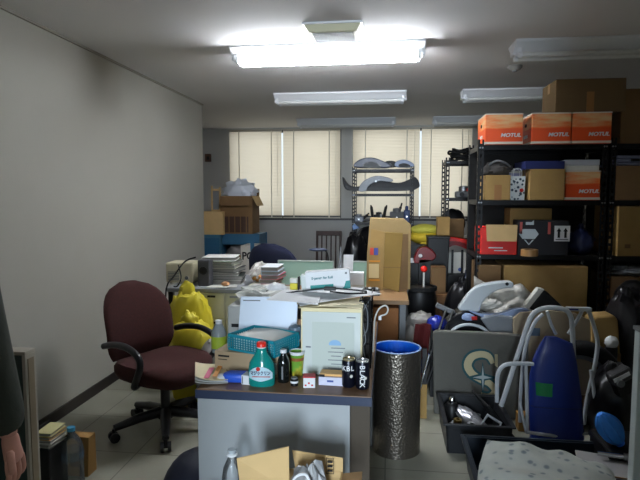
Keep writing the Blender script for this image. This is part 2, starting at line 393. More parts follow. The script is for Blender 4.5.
# ================================================================ CARTONS
def carton(label, loc, w_, d_, h_, rz=0, m=None, tape=True, name='cardboard_box', cat='cardboard box', group=None, front_tape=False, open_=False, rot=None, prints=()):
    m = m or M_CARD
    t = thing(name, label, cat, loc, rz, group, rot)
    if not open_:
        MB().box(-w_/2, w_/2, -d_/2, d_/2, 0, h_).build('body', m, t, bevel=.004)
        # top flaps meeting in the middle
        f = MB(); f.box(-w_/2+.002, w_/2-.002, -d_/2+.002, -.0015, h_, h_+.003); f.box(-w_/2+.002, w_/2-.002, .0015, d_/2-.002, h_, h_+.003); f.build('top_flaps', m, t)
    else:
        th = .005
        b_ = MB(); b_.box(-w_/2, w_/2, -d_/2, d_/2, 0, th)
        b_.box(-w_/2, w_/2, -d_/2, -d_/2+th, th, h_); b_.box(-w_/2, w_/2, d_/2-th, d_/2, th, h_); b_.box(-w_/2, -w_/2+th, -d_/2+th, d_/2-th, th, h_); b_.box(w_/2-th, w_/2, -d_/2+th, d_/2-th, th, h_)
        b_.build('body', m, t)
    if tape:
        q = MB()
        if not open_: q.box(-w_/2, w_/2, -.025, .025, h_+.003, h_+.0038)
        q.box(w_/2, w_/2+.001, -.025, .025, h_*.7, h_+.003); q.box(-w_/2-.001, -w_/2, -.025, .025, h_*.7, h_+.003)
        if front_tape: q.box(-.025, .025, -d_/2-.001, -d_/2, h_*.0, h_*.62)
        q.build('tape', M_TAPE, t)['kind'] = 'stuff'
    return t
def flap(t, m, p0, p1, out, th=.004, name='flap'):
    """an open flap from edge p0-p1 towards out"""
    p0, p1, o = Vector(p0), Vector(p1), Vector(out); n_ = (p1-p0).cross(o).normalized()*th
    k = [p0, p1, p1+o*1 - (p1-p0)*.03, p0+o + (p1-p0)*.03]
    mb = MB().add([tuple(q) for q in k]+[tuple(q+n_) for q in k], [(0,1,2,3),(7,6,5,4),(0,4,5,1),(1,5,6,2),(2,6,7,3),(3,7,4,0)])
    return mb.build(name, m, t)
# orange oil cartons
M_OR = bpy.data.materials.new('orange_print'); M_OR.use_nodes = True
nt = M_OR.node_tree; N = nt.nodes; L = nt.links; b = N['Principled BSDF']; b.inputs['Roughness'].default_value = .5
tc = N.new('ShaderNodeTexCoord'); mp = N.new('ShaderNodeMapping'); mp.inputs['Rotation'].default_value = (0, math.radians(14), 0); mp.inputs['Scale'].default_value = (2.2, 2, 9)
L.new(tc.outputs['Object'], mp.inputs[0]); n = N.new('ShaderNodeTexNoise'); n.inputs['Scale'].default_value = 1.6; n.inputs['Detail'].default_value = 5; L.new(mp.outputs[0], n.inputs[0])
sx = N.new('ShaderNodeSeparateXYZ'); L.new(tc.outputs['Object'], sx.inputs[0])
mr = N.new('ShaderNodeMapRange'); mr.inputs[1].default_value = .06; mr.inputs[2].default_value = .12; L.new(sx.outputs['Z'], mr.inputs[0])
mu = N.new('ShaderNodeMath'); mu.operation = 'MULTIPLY'; L.new(n.outputs[0], mu.inputs[0]); L.new(mr.outputs[0], mu.inputs[1])
rp = N.new('ShaderNodeValToRGB'); e = rp.color_ramp.elements; e[0].position = .34; e[0].color = rgb(224, 78, 18); e[1].position = .60; e[1].color = rgb(226, 186, 132)
q = e.new(.42); q.color = rgb(232, 110, 40); L.new(mu.outputs[0], rp.inputs[0]); L.new(rp.outputs[0], b.inputs['Base Color'])
M_BAND = mat('pale_band', (215, 205, 190), .6)
def oil_carton(label, loc, w_, d_, h_, rz=0):
    t = thing('oil_carton', label, 'cardboard box', loc, rz, None)
    MB().box(-w_/2, w_/2, -d_/2, d_/2, 0, h_).build('body', M_OR, t, bevel=.004)
    q = MB(); q.box(-w_/2-.001, w_/2+.001, -d_/2-.001, d_/2+.001, .004, .020); q.build('bottom_band', M_BAND, t)
    q = MB(); q.box(-w_/2-.001, w_/2+.001, -d_/2-.001, d_/2+.001, h_-.008, h_+.001); q.build('top_edge', M_BAND, t)
    text('MOTUL', .035, M_WHITE, t, (w_*.18, -d_/2-.0015, h_*.30), sx=1.15, shear=.2, bold=.0012)
    text('MOTUL', .030, M_WHITE, t, (-w_/2-.0015, 0, h_*.30), rot=(PI/2, 0, -PI/2), sx=1.1, shear=.2, bold=.001)
    MB().lathe([(.001, 0), (.025, 0), (.025, .003), (.001, .003)], sy=.5).build('hand_hole', M_INK, t, loc=(-w_/2-.001, 0, h_*.68), rot=(PI/2, 0, -PI/2))
    return t
def between(px0, px1, Y): a = at(px0, 194, Y).x; b = at(px1, 194, Y).x; return (a+b)/2, b-a
Yf = 3.97
for p0, p1, lb in ((484, 521, 'orange printed oil carton at the near end of the rack top, with a hand hole'), (530, 569, 'orange printed oil carton in the middle of the row on the rack top'), (570, 609, 'orange printed oil carton at the end of the row nearest the plain brown cartons')):
    cx, ww = between(p0, p1, Yf); oil_carton(lb, (cx, Yf+.17, RZ[4]), ww, .33, .215)
cx, ww = between(551, 620, Yf+.05)
t = carton('plain brown carton lying on top of the orange oil cartons', (cx, Yf+.19, RZ[4]+.217), ww, .33, .225, m=mat('dull_cardboard', (104, 82, 52), .85, var=.06), front_tape=True)
# second level (z 1.37)
cx, ww = between(486, 511, Yf); carton('small tan carton beside the white patterned gift bag', (cx, Yf+.14, RZ[3]), ww, .24, .175, front_tape=True)
t = thing('gift_bag', 'white gift bag with dark patterns and rope handles on the rack', 'bag', (at(519, 190, Yf).x, Yf+.09, RZ[3]))
M_PAT = ramp_mat('bag_pattern', [(0, (30, 46, 60)), (.36, (50, 70, 90)), (.42, (215, 222, 222)), (1, (225, 230, 230))], nscale=42, kind='voronoi')
MB().loft([[(-.052,-.03,0),(.052,-.03,0),(.052,.03,0),(-.052,.03,0)],[(-.055,-.035,.17),(.055,-.035,.17),(.055,.035,.17),(-.055,.035,.17)]]).build('body', M_PAT, t)
for s in (-1, 1): MB().tube(smoothpath([(-.03, s*.03, .165), (-.026, s*.033, .21), (0, s*.034, .225), (.026, s*.033, .21), (.03, s*.03, .165)]), .0022, n=6).build('handle', M_WHITE, t, smooth=True)
MB().lathe([(.001, 0), (.016, 0), (.016, .002), (.001, .002)], n=5).build('red_print', M_RED, t, loc=(.03, -.0345, .07), rot=(PI/2, 0, 0))
cx, ww = between(530, 565, Yf); carton('tan carton beneath the dark blue flat box', (cx, Yf+.16, RZ[3]), ww, .3, .215)
cx, ww = between(566, 601, Yf)
oil_carton('orange printed oil carton on the shelf below the others, under a white flat box', (cx, Yf+.17, RZ[3]), ww, .30, .205)
t = thing('flat_box', 'dark blue flat box laid on the tan carton on the shelf', 'flat box', (at(547, 165, Yf).x, Yf+.15, RZ[3]+.219), .06)
MB().box(-.15, .12, -.13, .13, 0, .055).build('body', mat('navy_card', (34, 44, 98), .5), t, bevel=.002); MB().box(.12, .121, -.1, .1, .01, .045).build('label', M_WHITE, t)
t = thing('flat_box', 'white flat box laid on the orange oil carton on the shelf', 'flat box', (at(584, 165, Yf).x, Yf+.17, RZ[3]+.207))
MB().box(-.115, .115, -.13, .13, 0, .035).build('body', M_OFFW, t, bevel=.002); MB().box(-.117, .117, -.132, .132, .036, .075).build('lid', mat('pale_grey_card', (176, 180, 190), .6), t, bevel=.002)
t = thing('flat_box', 'pale lilac flat box standing behind the gift bag', 'flat box', (at(520, 168, Yf+.28).x, Yf+.34, RZ[3]+.0), .1)
MB().box(-.16, .06, -.05, .05, .0, .235).build('body', mat('lilac_card', (150, 155, 190), .6), t); MB().box(-.161, .061, -.051, .051, .2, .236).build('lid', M_OFFW, t)
t = thing('cloth_bundle', 'grey cloth bundle on top of the small tan carton', 'cloth', (at(497, 160, Yf+.14).x, Yf+.13, RZ[3]+.18))
MB().blob((0, 0, .04), (.085, .08, .05), amp=.4, freq=2.5, seed=3, flat=-.04).build('cloth', mat('dim_cloth', (70, 66, 64), .9), t, smooth=True)
MB().tube(smoothpath([(-.07, -.06, .07), (-.02, -.08, .1), (.04, -.08, .085), (.08, -.05, .06)]), .008).build('strap', M_GREY, t, smooth=True)
# third level (z .98)
zz3 = RZ[2]
cx, ww = between(482, 519, Yf)
t = carton('red carton with its tan flap folded down over the front', (cx, Yf+.15, zz3), ww, .27, .19, m=mat('red_print', (215, 36, 28), .5), tape=False)
flap(t, M_CARD_L, (-ww*.36, -.138, .215), (ww*.5, -.138, .215), (.0, -.016, -.118))
MB().box(-.07, .03, -.1365, -.1352, .045, .053).box(-.03, .06, -.1365, -.1352, .026, .032).build('white_print', M_WHITE, t)['kind'] = 'stuff'
cx, ww = between(513, 556, Yf+.12); carton('tan carton pushed to the back of the shelf behind the black carton', (cx, Yf+.30, zz3), ww, .20, .325, tape=False)
cx, ww = between(520, 571, Yf)
t = thing('printed_carton', 'black carton printed with white handling arrows and a pale hexagon', 'cardboard box', (cx, Yf+.11, zz3))
MB().box(-ww/2, ww/2, -.09, .09, 0, .245).build('body', mat('black_card', (30, 30, 36), .6), t, bevel=.003)
a_ = MB(); X0 = ww*.22
a_.box(X0, X0+.105, -.0925, -.0905, .10, .21); a_.build('arrow_label', M_WHITE, t)
a_ = MB()
for q in (X0+.03, X0+.075):
    a_.box(q-.008, q+.008, -.0935, -.0925, .125, .175); a_.prism([(q-.016, .17), (q+.016, .17), (q, .195)], -.0935, -.0925)
a_.box(X0+.01, X0+.095, -.0935, -.0925, .110, .115); a_.build('arrow_print', M_INK, t)
hx = -ww*.28
MB().prism([(hx-.07, .15), (hx-.045, .185), (hx+.04, .185), (hx+.065, .15), (hx+.04, .115), (hx-.045, .115)], -.0925, -.0905).build('hexagon_print', mat('pale_print', (190, 200, 205), .6), t)
MB().prism([(hx-.025, .215), (hx+.03, .215), (hx+.03, .25), (hx+.015, .235), (hx-.025, .235)], -.0925, -.0905).build('upper_print', mat('pale_print', (190, 200, 205), .6), t)
MB().prism([(hx-.035, .11), (hx-.025, .11), (hx+.0, .08), (hx+.025, .11), (hx+.035, .11), (hx, .07)], -.0925, -.0905).build('triangle_print', mat('pale_print', (190, 200, 205), .6), t)
for q in (-ww/2+.01, ww*.09):
    MB().box(q, q+.018, -.0925, -.0905, .15, .235).build('red_strip', mat('pink_red', (190, 90, 85), .6), t)
t = thing('tape_roll', 'brown packing tape roll standing before the black carton on the shelf', 'tape roll', (at(528, 255, Yf-.0).x, Yf-.005+.0, zz3))
t.location.y = Yf-.04+.03
m_ = MB(); m_.lathe([(.058, 0), (.058, .045), (.038, .045), (.038, 0), (.058, 0)], n=28, cap=False); m_.build('tape', mat('tan_tape', (170, 128, 80), .4), t, smooth=True); t.location.y = Yf+.0
t.location = (at(528, 255, Yf).x, Yf-.035, zz3)
MB().lathe([(.038, 0.001), (.038, .044), (.034, .044), (.034, .001), (.038, .001)], n=28, cap=False).build('core', M_CARD_D, t, smooth=True)
t = thing('plastic_bag', 'dark blue plastic bag squeezed between the black carton and the rack post', 'bag', (at(586, 245, Yf).x, Yf+.14, zz3))
MB().blob((0, 0, .085), (.085, .10, .09), amp=.35, freq=2, seed=5, flat=-.085).build('bag', mat('dark_blue_film', (34, 42, 78), .3), t, smooth=True); MB().blob((0, -.02, .18), (.02, .02, .04), amp=.3, seed=2).build('knot', mat('dark_blue_film', (34, 42, 78), .3), t, smooth=True)
# fourth level (z .5)
cx, ww = between(507, 592, Yf)
t = carton('wide tan carton on the lower rack shelf, behind the white fairing', (cx, Yf+.19, RZ[1]), ww, .36, .40, m=M_CARD, tape=False)
cx, ww = between(481, 504, Yf)
carton('narrow brown carton wedged beside the wide tan carton', (cx, Yf+.19, RZ[1]), ww, .34, .40, m=M_CARD_D, tape=False)
# rack D
Yd = Yf
cx, ww = between(620, 690, Yd); carton('brown carton topmost on the rack with only plain cartons, near the ceiling', (cx, Yd+.22, RZ[4]), ww, .36, .37, m=M_CARD_D)
cx, ww = between(617, 672, Yd); carton('brown carton on the middle shelf beneath the lilac folded cloth', (cx, Yd+.2, RZ[3]), ww, .34, .235, m=M_CARD_D)
t = thing('folded_cloth', 'lilac folded cloth on the brown carton, one shelf below the topmost carton', 'cloth', (at(640, 160, Yd).x, Yd+.2, RZ[3]+.239))
for k in range(3): MB().box(-.14+.008*k, .14-.01*k, -.13, .13, k*.025, k*.025+.023).build('fold', mat('lilac_cloth', (140, 146, 176), .9), t, bevel=.009)
MB().box(-.03, .03, -.131, -.13, .03, .05).build('tag', M_INK, t)
cx, ww = between(614, 670, Yd)
t = carton('large tan carton with dark prints at eye level behind the black post', (cx+.02, Yd+.2, RZ[2]), ww, .34, .345, m=M_CARD, rz=.12)
for (x, z, s) in ((-.11, .07, .02), (.02, .21, .03)): 
    MB().box(x-s, x+s, -.1715, -.170, z-s*.7, z+s*.7).build('print', M_INK if s > .02 else M_CARD_D, t)
cx, ww = between(614, 660, Yd); carton('dim brown carton on the lower shelf beneath the large tan carton', (cx, Yd+.2, RZ[1]), ww, .34, .33, m=M_CARD_D)
t = thing('plastic_film', 'grey plastic film draped on the dim brown carton', 'plastic film', (at(640, 265, Yd).x, Yd+.16, RZ[1]+.335))
MB().blob((0, 0, .03), (.15, .12, .035), amp=.4, freq=2.2, seed=8, flat=-.03).build('film', mat('grey_film', (120, 124, 130), .35), t, smooth=True); MB().blob((-.08, -.06, .05), (.04, .04, .025), amp=.4, seed=9).build('fold', mat('grey_film', (120, 124, 130), .35), t, smooth=True)
# ================================================================ RACK B THINGS
t = thing('cable_coil', 'black coiled cables heaped on top of the rack behind the orange carton', 'cable', (at(463, 150, RBy+.12).x, RBy+.22, RBZ[4]))
random.seed(11)
for k in range(5):
    r_ = .10+.012*random.random(); c_ = (random.uniform(-.03, .03), random.uniform(-.03, .03))
    MB().tube([(c_[0]+r_*math.cos(a*.35)*1.1, c_[1]+r_*math.sin(a*.35), .016+.028*k+.012*math.sin(a*1.1+k)) for a in range(18)], .013, closed=True).build('loop', M_RUBBER, t, smooth=True)
MB().blob((.12, .0, .07), (.07, .08, .07), amp=.3, seed=4, flat=-.07).build('connector', M_BLACK, t, smooth=True)
t = thing('engine_part', 'grey cast motorcycle part on the upper shelf of the cable-topped rack', 'machine part', (at(465, 190, RBy+.1).x, RBy+.2, RBZ[3]))
MB().box(-.09, .09, -.07, .07, 0, .07).build('body', M_GREY, t, bevel=.015); MB().lathe([(.055, 0), (.055, .05), (.03, .06), (.0, .06)]).build('cap', M_STEEL, t, loc=(0, 0, .07), smooth=True); MB().cyl((-.03, -.07, .035), (-.03, -.1, .035), .025).build('outlet', M_BLACK, t, smooth=True)
MB().box(.02, .1, -.072, -.02, .07, .10).build('bracket', M_RED, t, bevel=.004)
for (p0, p1, h_, lb, mm) in ((436, 448, .155, 'tan carton standing at the edge of the cable-topped rack', M_CARD), (450, 466, .17, 'brown square carton between two slotted posts of the cable-topped rack', M_CARD_D)):
    cx, ww = between(p0, p1, RBy+.02); carton(lb, (cx if p0 > 440 else cx+.0, RBy+.2 if p0 > 440 else RBy-.14, RBZ[2] if p0 > 440 else .99), ww, .2 if p0 > 440 else .16, h_+.03, m=mm, tape=p0 > 440)
t = thing('black_bundle', 'black helmet-shaped bundle on the shelf under the grey part', 'bundle', (at(455, 205, RBy+.1).x, RBy+.28, RBZ[2]+.0))
MB().blob((0, 0, .15), (.13, .11, .15), amp=.15, seed=6, flat=-.15).build('bundle', M_BLACK, t, smooth=True); MB().box(-.05, .05, -.115, -.09, .1, .2).build('patch', M_GREY, t, bevel=.01)
pl, lc = outline([(468, 240), (470, 222), (475, 215), (477, 240)], RBy-.05, 4)
t = thing('tan_panel', 'leaning tan card panel beside the rack post behind the red carton', 'panel', lc); MB().prism(pl, -.01, .01).build('panel', M_CARD, t); MB().box(-.02, .02, -.011, -.0105, .02, .05).build('label', M_OFFW, t)
# red fairing
pl, lc = outline([(432, 246), (440, 239), (452, 237), (468, 240), (476, 246), (470, 250), (455, 245), (442, 250)], RBy-.15, 5)
t = thing('motorcycle_fairing', 'glossy red motorcycle fairing hanging off the rack shelf', 'fairing', lc)
MB().prism(pl, -.04, .04).build('shell', M_RED, t, bevel=.01, smooth=True); MB().prism([(a*.6, b*.5+.03) for a, b in pl], -.046, -.04).build('trim', mat('dark_red', (110, 16, 18), .3), t)
t = thing('storage_bin', 'black bin standing behind the tan carton at the foot of the cable-topped rack', 'bin', (at(445, 250, RBy-.14).x-.08, RBy-.17, 0))
MB().loft([[(-.09,-.09,0),(.09,-.09,0),(.09,.09,0),(-.09,.09,0)],[(-.11,-.11,.97),(.11,-.11,.97),(.11,.11,.97),(-.11,.11,.97)]]).build('body', M_BLACK, t, bevel=.01); MB().box(-.115,.115,-.115,.115,.96,.985).build('rim', M_BLACK, t, bevel=.005)
pl, lc = outline([(448, 252), (466, 252), (466, 273), (448, 273)], RBy-.10)
t = thing('white_board', 'white plastic board strapped in front of the cable-topped rack', 'board', lc)
MB().prism(pl, -.012, .012).build('board', M_OFFW, t, bevel=.004)
for x in (-.05, .05): MB().box(x-.012, x+.012, -.016, -.012, -.02, .25).build('strap', M_BLACK, t)
MB().lathe([(.001, 0), (.02, 0), (.02, .002), (.001, .002)]).build('blue_mark', mat('blue_ink', (60, 80, 150), .5), t, loc=(.03, -.0125, .04), rot=(PI/2, 0, 0))
pl, lc = outline([(468, 254), (474, 254), (474, 274), (468, 276)], RBy-.10)
t = thing('white_board', 'narrow white board next to the strapped white board', 'board', lc)
MB().prism(pl, -.012, .012).build('board', M_OFFW, t, bevel=.004); MB().box(-.02, .02, -.016, -.012, .1, .12).build('strap', M_BLACK, t)
pl, lc = outline([(453, 258), (477, 256), (479, 272), (470, 276), (456, 275)], RBy-.02, 3)
# support under the boards
t = thing('equipment_case', 'black equipment case standing on the floor under the white boards', 'case', (at(461, 300, RBy-.2).x, RBy-.16, 0))
MB().box(-.17, .17, -.1, .1, 0, at(460, 273, RBy-.1).z).build('body', M_BLACK, t, bevel=.012); MB().box(-.175, .175, -.105, .105, .3, .33).build('rim', M_BLKM, t)
for s in (-1, 1): MB().box(s*.1-.015, s*.1+.015, -.112, -.1, .28, .35).build('latch', M_STEEL, t)
t = thing('part_bag', 'clear bag of blue and white small parts under the narrow white board', 'bag', (at(470, 272, RBy-.3).x, RBy-.34, .46))
t.location.z = 0
MB().blob((0, 0, .30), (.09, .08, .30), amp=.3, freq=3, seed=12, flat=-.30).build('bag', ramp_mat('blue_white_parts', [(0, (25, 30, 45)), (.45, (40, 50, 90)), (.55, (170, 180, 200)), (1, (200, 205, 215))], nscale=14, rough=.25), t, smooth=True); MB().blob((0, 0, .6), (.03, .03, .04), amp=.3, seed=1).build('knot', M_OFFW, t, smooth=True)
# ================================================================ RACK A THINGS
M_FAIR = mat('grey_fairing', (120, 124, 134), .3, var=.05); M_SEAT = mat('seat_vinyl', (26, 25, 30), .5)
pl, lc = outline([(354, 167), (360, 160), (372, 158), (382, 161), (390, 165), (388, 168), (370, 168)], RAy+.1, 4)
t = thing('motorcycle_fairing', 'pointed dark blue and grey fairing on top of the small rack', 'fairing', lc)
MB().prism(pl, -.12, .12).build('shell', mat('slate_fairing', (62, 68, 96), .3), t, bevel=.01, smooth=True); MB().prism([(a*.5, b*.6) for a, b in pl], -.13, -.12).build('grey_panel', M_GREY, t)
pl, lc = outline([(383, 167), (385, 162), (392, 161), (397, 163), (396, 167)], RAy+.12, 4)
t = thing('black_part', 'black lever-shaped part on top of the small rack between two fairings', 'motorcycle part', lc); MB().prism(pl, -.06, .06).build('body', M_BLACK, t, bevel=.008); MB().cyl((0, -.07, .03), (0, -.05, .03), .02).build('cap', M_GREY, t)
pl, lc = outline([(396, 167), (396, 162), (404, 160), (412, 163), (413, 167)], RAy+.12, 4)
t = thing('motorcycle_fairing', 'small pale blue fairing on top of the small rack beside its post', 'fairing', lc); MB().prism(pl, -.08, .08).build('shell', mat('pale_blue_fairing', (150, 168, 205), .3), t, bevel=.008, smooth=True); MB().prism([(a*.6, b*.5) for a, b in pl], -.086, -.08).build('decal', M_BLACK, t)
# black seat and mudguard on the second shelf
pl, lc = outline([(343, 177), (348, 184), (356, 187), (366, 184), (380, 181), (398, 183), (408, 180), (414, 177), (418, 181), (419, 187), (412, 190), (400, 191), (360, 191), (346, 189)], RAy+.14, 4)
t = thing('motorcycle_saddle', 'long black motorcycle seat lying across the small rack', 'motorcycle seat', lc)
MB().prism(pl, -.11, .13).build('seat', M_SEAT, t, bevel=.02, smooth=True); MB().prism([(a*.9, b*.35-.0) for a, b in pl], -.115, -.105).build('base_trim', M_BLACK, t)
pts_o = [(359, 191), (361, 184), (367, 179), (376, 176), (386, 177), (393, 180)]; pts_i = [(390, 182), (380, 181), (373, 183), (368, 187), (366, 191)]
pl, lc = outline(pts_o+pts_i, RAy+.0, 4)
t = thing('mudguard', 'curved grey mudguard arching before the black seat on the small rack', 'mudguard', lc+Vector((0, 0, .0)))
MB().prism(pl, -.04, .025).build('guard', M_FAIR, t, bevel=.01, smooth=True); MB().cyl((0, -.045, .13), (0, -.04, .13), .012).build('bolt', M_STEEL, t)
# third shelf
for k, (px0, px1, py0, mm, lb) in enumerate(((354, 364, 214, M_FAIR, 'small grey bracket at the outer edge of the small rack'), (370, 373, 205, M_BLACK, 'upright black lever on the small rack beside the black box part'), (374, 384, 212, M_BLACK, 'black box-shaped part in the middle of the small rack shelf'), (384, 388, 205, M_BLACK, 'slanting black lever on the small rack before the grey box'), (390, 404, 208, M_GREY, 'grey boxy part on the small rack shelf beside the post'), (404, 410, 206, mat('blue_part', (60, 80, 130), .4), 'blue-grey part touching the post of the small rack'))):
    Yk = RAy+.10+.02*(k % 2); cx, ww = between(px0, px1, Yk); hh = at(px0, py0, Yk).z-RAZ[2]
    t = thing('motorcycle_part', lb, 'motorcycle part', (cx, Yk, RAZ[2]))
    if k in (1, 3):
        s_ = .02 if k == 1 else -.03
        MB().tube([(s_, 0, .008), (s_*.6, 0, hh*.5), (0, 0, hh*.85), (-s_*.5, 0, hh)], [.012, .022, .02, .006]).build('lever', mm, t, smooth=True); MB().cyl((s_, -.03, .02), (s_, .03, .02), .018).build('pivot', M_STEEL, t)
    else:
        MB().box(-ww/2, ww/2, -.05, .05, 0, hh*.75).build('body', mm, t, bevel=.012); MB().lathe([(ww*.3, 0), (ww*.28, hh*.25), (.002, hh*.3)], n=14).build('cap', mm, t, loc=(0, 0, hh*.72), smooth=True)
        MB().cyl((0, -.055, hh*.35), (0, -.05, hh*.35), .012).build('bolt', M_CHROME, t)
pl, lc = outline([(378, 217), (384, 217), (383, 230), (379, 229)], RAy-.05)
t = thing('spray_can', 'small pale bottle hanging on the front of the small rack', 'bottle', (lc.x, RAy-.035, lc.z)); MB().lathe([(.0, 0), (.026, .003), (.034, .12), (.03, .15), (.012, .17), (.012, .19), (0, .19)]).build('body', mat('pale_clear', (170, 175, 185), .3), t, smooth=True); MB().lathe([(.015, .185), (.015, .215), (0, .215)]).build('cap', M_WHITE, t, smooth=True)
MB().tube([(0, 0, .2), (0, .015, .235), (0, .03, .23)], .003).build('hook', M_STEEL, t)
for k, (px0, px1, py0, lb) in enumerate(((357, 362, 216, 'flat black clamp lying between the grey bracket and the upright lever'), (364, 369, 213, 'small black hook-shaped part beside the upright black lever'), (398, 402, 203, 'thin black spike rising behind the grey boxy part'))):
    Yk = RAy+.28; cx, ww = between(px0, px1, Yk); hh = at(px0, py0, Yk).z-RAZ[2]
    t = thing('motorcycle_part', lb, 'motorcycle part', (cx, Yk, RAZ[2])); MB().tube(smoothpath([(-ww/2, 0, .012), (-ww/4, 0, hh*.5), (ww/4, 0, hh*.8), (ww/2, 0, hh)]), [.012]*6+[.02]*6+[.012]*7).build('hook', M_BLACK, t, smooth=True); MB().box(-ww/2-.02, ww/2+.02, -.03, .03, 0, .025).build('base', M_BLACK, t, bevel=.005)
pl, lc = outline([(414, 262), (417, 250), (424, 246), (431, 249), (436, 256), (428, 262)], 5.55, 4)
t = thing('motorcycle_tail', 'dark red and black motorcycle tail piece below the yellow bundle', 'motorcycle part', (lc.x, 5.55, 0)); hz = lc.z
MB().prism([(a, b+hz) for a, b in pl], -.05, .05).build('shell', mat('dark_red', (110, 16, 18), .3), t, bevel=.01, smooth=True); MB().box(-.06, .06, -.05, .05, 0, hz+.03).build('stand', M_BLACK, t); MB().blob((-.05, -.055, hz+.07), (.02, .012, .018), amp=.1).build('pale_lens', M_WHITE, t, smooth=True)
# fourth and bottom: black bags under
t = thing('garbage_bag', 'black bulging bag on the lowest shelf of the small rack', 'bag', (RAx+.36, RAy+.20, RAZ[1]))
MB().blob((0, 0, .17), (.30, .16, .18), amp=.2, seed=21, flat=-.17).build('bag', mat('black_film', (20, 20, 24), .3), t, smooth=True); MB().blob((0, 0, .36), (.04, .04, .05), amp=.3, seed=22).build('knot', mat('black_film', (20, 20, 24), .3), t, smooth=True)
t = thing('lamp_unit', 'pale blue lens unit in the dark under the small rack shelf', 'motorcycle lamp', (at(356, 226, RAy-.03).x, RAy-.04, at(356, 230, RAy-.03).z))
MB().prism([(-.04, 0), (.05, .03), (-.02, .09), (-.05, .06)], -.02, .02).build('lens', mat('pale_blue_lens', (130, 165, 215), .2), t, bevel=.008, smooth=True); MB().box(-.035, .0, .02, .05, .02, .07).build('housing', M_BLACK, t)
t = thing('garbage_bag', 'black bag slumped before the foot of the small rack beside the wooden chair', 'bag', (at(355, 260, RAy-.4).x, RAy-.38, 0))
MB().blob((0, 0, .42), (.16, .15, .44), amp=.35, seed=25, flat=-.42).build('bag', mat('black_film', (20, 20, 24), .3), t, smooth=True); MB().blob((-.05, 0, .86), (.03, .03, .06), amp=.3, seed=26).build('knot', mat('black_film', (20, 20, 24), .3), t, smooth=True)
# ================================================================ FURNITURE
M_CH = ramp_mat('maroon_fabric', [(0, (38, 12, 10)), (1, (70, 24, 20))], nscale=90, rough=.95)
M_CHP = mat('chair_plastic', (34, 34, 38), .35)
def office_chair(name, label, loc, rz, cloth, back_h=.5, arms=True, zs=.44, star=.35):
    t = thing(name, label, 'office chair', loc, rz)
    # five-star base; each leg with its caster
    for k in range(5):
        a = 2*PI*k/5+star; c, s = math.cos(a), math.sin(a)
        lg = MB().tube([(c*.03, s*.03, .115), (c*.15, s*.15, .105), (c*.30, s*.30, .078)], [.034, .029, .02], 8).build('leg', M_CHP, t, smooth=True)
        w_ = MB()
        for q in (-.02, .02):
            w_.cyl((c*.30-s*(q-.009), s*.30+c*(q-.009), .028), (c*.30-s*(q+.009), s*.30+c*(q+.009), .028), .028, n=18)
        w_.cyl((c*.30-s*-.02, s*.30+c*-.02, .03), (c*.30-s*.02, s*.30+c*.02, .03), .01, n=8); w_.cyl((c*.30, s*.30, .03), (c*.30, s*.30, .075), .011, n=8)
        w_.build('caster', M_CHP, t, smooth=True)
    MB().lathe([(.0, .07), (.045, .075), (.045, .13), (.028, .14), (.028, .27), (.02, .27), (.02, zs-.08), (0, zs-.08)]).build('column', M_CHP, t, smooth=True)
    MB().box(-.12, .12, -.1, .1, zs-.09, zs-.06).build('mechanism', M_CHP, t, bevel=.01)
    # seat: padded, rounded, front edge rolling down (front is +y)
    def sup(n, rx, ry, p=3.0): return [(rx*math.copysign(abs(math.cos(2*PI*i/n))**(2/p), math.cos(2*PI*i/n)), ry*math.copysign(abs(math.sin(2*PI*i/n))**(2/p), math.sin(2*PI*i/n))) for i in range(n)]
    prof = [(.80, -.07), (.93, -.055), (1.0, -.02), (1.0, .01), (.94, .035), (.75, .045), (.4, .038), (.02, .035)]
    rings = []
    for k_, z in prof:
        rings.append([(x*k_, y*k_, zs+z-.045*max(0, (y*k_-.12)/.13)**2*.6+.02*(abs(x*k_)/.25)**2) for x, y in sup(36, .255, .25)])
    MB().loft(rings).build('seat', cloth, t, smooth=True)
    # backrest: a padded shell, tapering up to a round top, leaning back
    hh = back_h; rings = []; n = 15
    ring_n = 24
    for k in range(n+1):
        v = k/n; z = zs+.04+hh*v
        wd = .245*(1-.02*v) if v < .45 else .24*math.sqrt(max(.0, 1-((v-.45)/.56)**2.8))+.004
        if v < .2: wd *= .84+.16*math.sin(v/.2*PI/2)
        th = .046*min(1, .35+4*min(v, 1-v+.03))
        yc = -.235-.10*v-.03*math.sin(v*PI)*-1
        rings.append([(wd*math.cos(2*PI*i/ring_n), yc+th*math.sin(2*PI*i/ring_n)+.035*(abs(wd*math.cos(2*PI*i/ring_n))/.22)**2, z) for i in range(ring_n)])
    MB().loft(rings).build('backrest', cloth, t, smooth=True)
    MB().tube(smoothpath([(0, -.05, zs-.075), (0, -.25, zs-.08), (0, -.31, zs-.01), (0, -.32, zs+.16)]), .024).build('back_support', M_CHP, t, smooth=True)
    if arms:
        for s in (-1, 1):
            pts = [(s*.20, .02, zs-.05), (s*.26, .06, zs-.04), (s*.285, .12, zs+.03), (s*.285, .15, zs+.10), (s*.28, .12, zs+.15), (s*.275, .02, zs+.18), (s*.27, -.10, zs+.175), (s*.265, -.20, zs+.15)]
            MB().tube(smoothpath(pts), .019, 10).build('armrest', M_CHP, t, smooth=True)
    return t
p = on(166, 429, 0)
office_chair('office_chair', 'maroon fabric office chair with black arms beside the desk', (p.x, p.y, 0), math.radians(243), M_CH, .44, zs=.39, star=math.radians(50))
M_NAVY = mat('navy_fabric', (28, 32, 56), .9)
office_chair('office_chair', 'navy office chair with rounded back behind the cluttered desks', (at(276, 250, 4.85).x+.07, 4.85, 0), math.radians(-12), M_NAVY, .49, arms=False, zs=.46)
